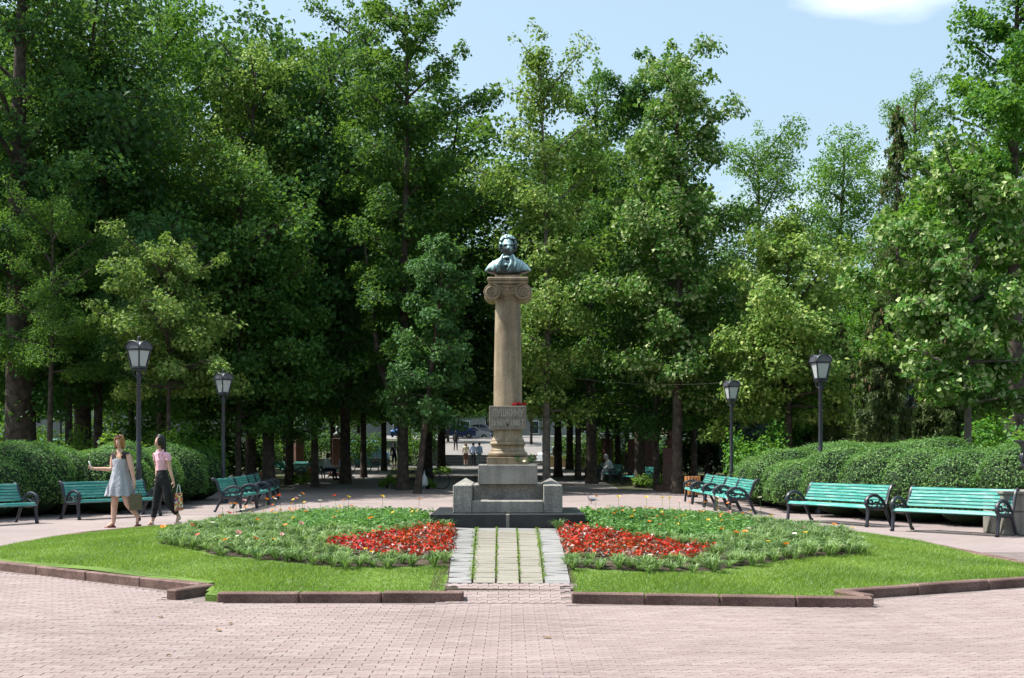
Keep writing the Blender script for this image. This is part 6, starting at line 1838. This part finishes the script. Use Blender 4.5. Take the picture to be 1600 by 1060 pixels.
def make_car(paint, kind='car'):
    root = empty('parked_' + kind); van = kind == 'van'
    L, Wd = (4.6, 1.85) if van else (4.2, 1.72)
    if van: pr_ = [(-2.3, .35), (-2.3, 1.0), (-2.22, 1.75), (-1.9, 1.98), (1.0, 1.98), (1.35, 1.85), (1.75, 1.12), (2.2, .98), (2.3, .75), (2.3, .35)]
    else: pr_ = [(-2.1, .32), (-2.12, .82), (-2.0, .95), (-1.55, 1.0), (-.95, 1.42), (-.3, 1.47), (.45, 1.42), (1.05, .98), (1.75, .88), (2.08, .72), (2.1, .32)]
    V, F = [], []; n = len(pr_)
    for (yy, sc_, ins) in ((-Wd / 2, 1, 0), (-Wd / 2 + .04, 1, 1), (Wd / 2 - .04, 1, 1), (Wd / 2, 1, 0)):
        for (x, z) in pr_:
            tuck = .16 * max(0, z - .95) / .5
            y_ = math.copysign(abs(yy) - tuck, yy)
            V.append((x * (.985 if ins == 0 else 1), y_, z - (.02 if ins == 0 else 0)))
    for q in range(3):
        for k in range(n): F.append((q * n + k, (q + 1) * n + k, (q + 1) * n + (k + 1) % n, q * n + (k + 1) % n))
    F += [tuple(range(n)), tuple(3 * n + k for k in range(n))[::-1]]
    mb = MB(); mb.add(V, F); mb.build('body', paint, root, False)
    for sy in (-1, 1):
        for seg in (((-1.38, 1.02), (-.90, 1.36), (-.25, 1.40), (-.25, 1.0)), ((-.18, 1.0), (-.18, 1.40), (.38, 1.36), (.88, 1.0))) if not van else (((-2.1, 1.15), (-2.05, 1.75), (-.9, 1.80), (-.9, 1.15)), ((-.8, 1.15), (-.8, 1.80), (.2, 1.80), (.2, 1.15)), ((.3, 1.15), (.3, 1.80), (1.1, 1.75), (1.5, 1.15))):
            P = [Vector((x, sy * (Wd / 2 - .16 * max(0, z - .95) / .5 + .006), z)) for x, z in seg]; P2 = [p + Vector((0, -sy * .03, 0)) for p in P]
            mb = MB(); mb.add(P + P2, [(0, 1, 2, 3), (4, 7, 6, 5), (0, 4, 5, 1), (1, 5, 6, 2), (2, 6, 7, 3), (3, 7, 4, 0)]); mb.build('side_window', MAT['window_dark'], root)
    for (a, b) in ((((.50, 1.395), (1.00, 1.01)), ((-1.02, 1.375), (-1.50, 1.03)))) if not van else (((1.38, 1.80), (1.73, 1.16)), ((-2.235, 1.70), (-2.295, 1.1))):
        w_ = Wd / 2 - .2; s_ = 1 if a[0] > 0 else -1; o_ = Vector((s_ * .02, 0, .02))
        P = [Vector((a[0], -w_, a[1])) + o_, Vector((a[0], w_, a[1])) + o_, Vector((b[0], w_ + .05, b[1])) + o_, Vector((b[0], -w_ - .05, b[1])) + o_]; P2 = [p - o_ * 1.5 for p in P]
        mb = MB(); mb.add(P + P2, [(0, 1, 2, 3), (4, 7, 6, 5), (0, 4, 5, 1), (1, 5, 6, 2), (2, 6, 7, 3), (3, 7, 4, 0)]); mb.build('windscreen' if s_ > 0 else 'rear_window', MAT['window_dark'], root)
    for sx in (-1.3, 1.32):
        for sy in (-1, 1):
            mb = MB(); mb.lathe([(.20, -.09), (.30, -.09), (.315, -.05), (.315, .05), (.30, .09), (.20, .09)], 20); w_ = mb.build('wheel', MAT['rubber'], root, True, loc=(sx, sy * (Wd / 2 - .07), .315)); w_.rotation_euler = (math.pi / 2, 0, 0)
            mb = MB(); mb.lathe([(.19, -.094), (.06, -.104), (.06, .104), (.19, .094)], 14); mb.build('rim', MAT['chrome'], w_)
    for sy in (-.62, .62):
        xh = 2.1 if not van else 2.26
        MB().bbox((xh - .04, sy, .70 if not van else .82), (.12, .32, .14), .03).build('headlight', MAT['white_panel'], root); MB().bbox((-xh + .02, sy * 1.1, .78 if not van else .95), (.10, .22, .14), .03).build('tail_light', MAT['leather_red'], root)
    return root
def paint(name, c): return surf(name, c, tuple(min(1, x * 1.08) for x in c), 2, .25, spec=.6)
cars = [('silver car nose-on before the white panel fence', paint('silver_paint', (.42, .46, .48)), 'car', 884, 94, .386, 0.35), ('white hatchback behind the iron railing at the left', paint('white_paint', (.62, .64, .66)), 'car', 412, 99, .386, math.pi),
        ('mint green minibus beyond the hedge at the far left', paint('mint_paint', (.30, .56, .48)), 'van', 72, 78, .26, math.pi * .95), ('blue van among the trunks behind the side alley', paint('blue_paint', (.12, .26, .42)), 'van', 565, 101, .386, 0),
        ('white car on the sunlit street beyond the steps', paint('shaded_white_paint', (.34, .35, .36)), 'car', 738, 136, upper(128), 0), ('dark blue car parked left of the white one beyond the steps', paint('navy_paint', (.03, .05, .14)), 'car', 714, 133, upper(130), math.pi), ('grey car behind the others on the far street', paint('grey_paint', (.26, .27, .28)), 'car', 752, 141, upper(135), 0),  # the white car's paint is darkened to stand in for shade
        ('white and blue van seen through trunks at the right', None, 'van', 1098, 92, .386, math.pi), ('pale car behind the railing, farther left', None, 'car', 300, 98, .386, 0)]
wp = cars[1][1]
for lab, pt, kd, px, d, z, rz in cars:
    c = make_car(pt or wp, kd); c.location = ((px - 800) * d / FPX, d, z); c.rotation_euler = (0, 0, rz); tag(c, lab, kd, 'parked vehicles beyond the trees')

def house(label, x0, x1, y, z0, hgt, wallmat, storeys, bay=3.0):
    r = empty('town_building', ((x0 + x1) / 2, y, z0)); tag(r, label, 'building', 'buildings beyond the park')
    w = x1 - x0
    MB().bbox((0, 5, hgt / 2 - .3), (w, 10, hgt + .6), .03).build('wall', wallmat, r); MB().bbox((0, 4.9, hgt + .15), (w + .6, 10.8, .36), .05).build('cornice', wallmat, r)
    n = int(w / bay); sh = hgt / storeys
    for s in range(storeys):
        for k in range(n):
            xx = -w / 2 + (k + .5) * w / n; zc = s * sh + sh * .55
            o = MB().bbox((0, 0, 0), (1.25, .10, sh * .56), .01).build('window', MAT['white_panel'], r, loc=(xx, -.03, zc)); 
            MB().box((0, -.052, 0), (1.05, .012, sh * .50)).build('pane', MAT['window_dark'], o)
MAT['plaster_grey'] = surf('plaster_grey', (.17, .175, .17), (.22, .225, .22), .6, .9); MAT['plaster_cream'] = surf('plaster_cream', (.25, .22, .17), (.30, .27, .21), .6, .9)
house('long pale grey building seen in slivers between the trunks at left', -75, -13, 116, .386, 10, MAT['plaster_grey'], 3)
house('cream building glimpsed between the trunks at right', 15, 78, 112, .386, 9.5, MAT['plaster_cream'], 3); house('distant pale building closing the street beyond the steps', -45, 45, 190, 3.2, 11, MAT['plaster_grey'], 3, 3.6)

# fallen leaves scattered on the paving
rl = random.Random(31)
MAT['dry_leaf'] = surf('dry_leaf', (.14, .075, .03), (.24, .15, .06), 20, .8)
for k in range(7):
    px, py = rl.uniform(40, 1560), rl.uniform(955, 1050)
    if k == 0: px, py = 1453, 853
    g = G(px, py)
    a = rl.uniform(0, 6.28); L_ = rl.uniform(.025, .042)
    mb = MB()
    P = [(-L_, 0, .004), (-L_ * .3, L_ * .5, .012), (L_ * .5, L_ * .4, .010), (L_, 0, .016), (L_ * .5, -L_ * .4, .008), (-L_ * .3, -L_ * .5, .014), (0, 0, .005)]
    mb.add(P, [(0, 6, 1), (1, 6, 2), (2, 6, 3), (3, 6, 4), (4, 6, 5), (5, 6, 0)])
    o = mb.build('fallen_leaf', MAT['dry_leaf'], None, loc=(g.x, g.y, .002), rz=a)
    tag(o, 'curled brown leaf by the lawn edge facing the long benches' if k == 0 else 'small dry brown leaf lying on the pink paving in front', 'leaf', 'fallen leaves on the paving')
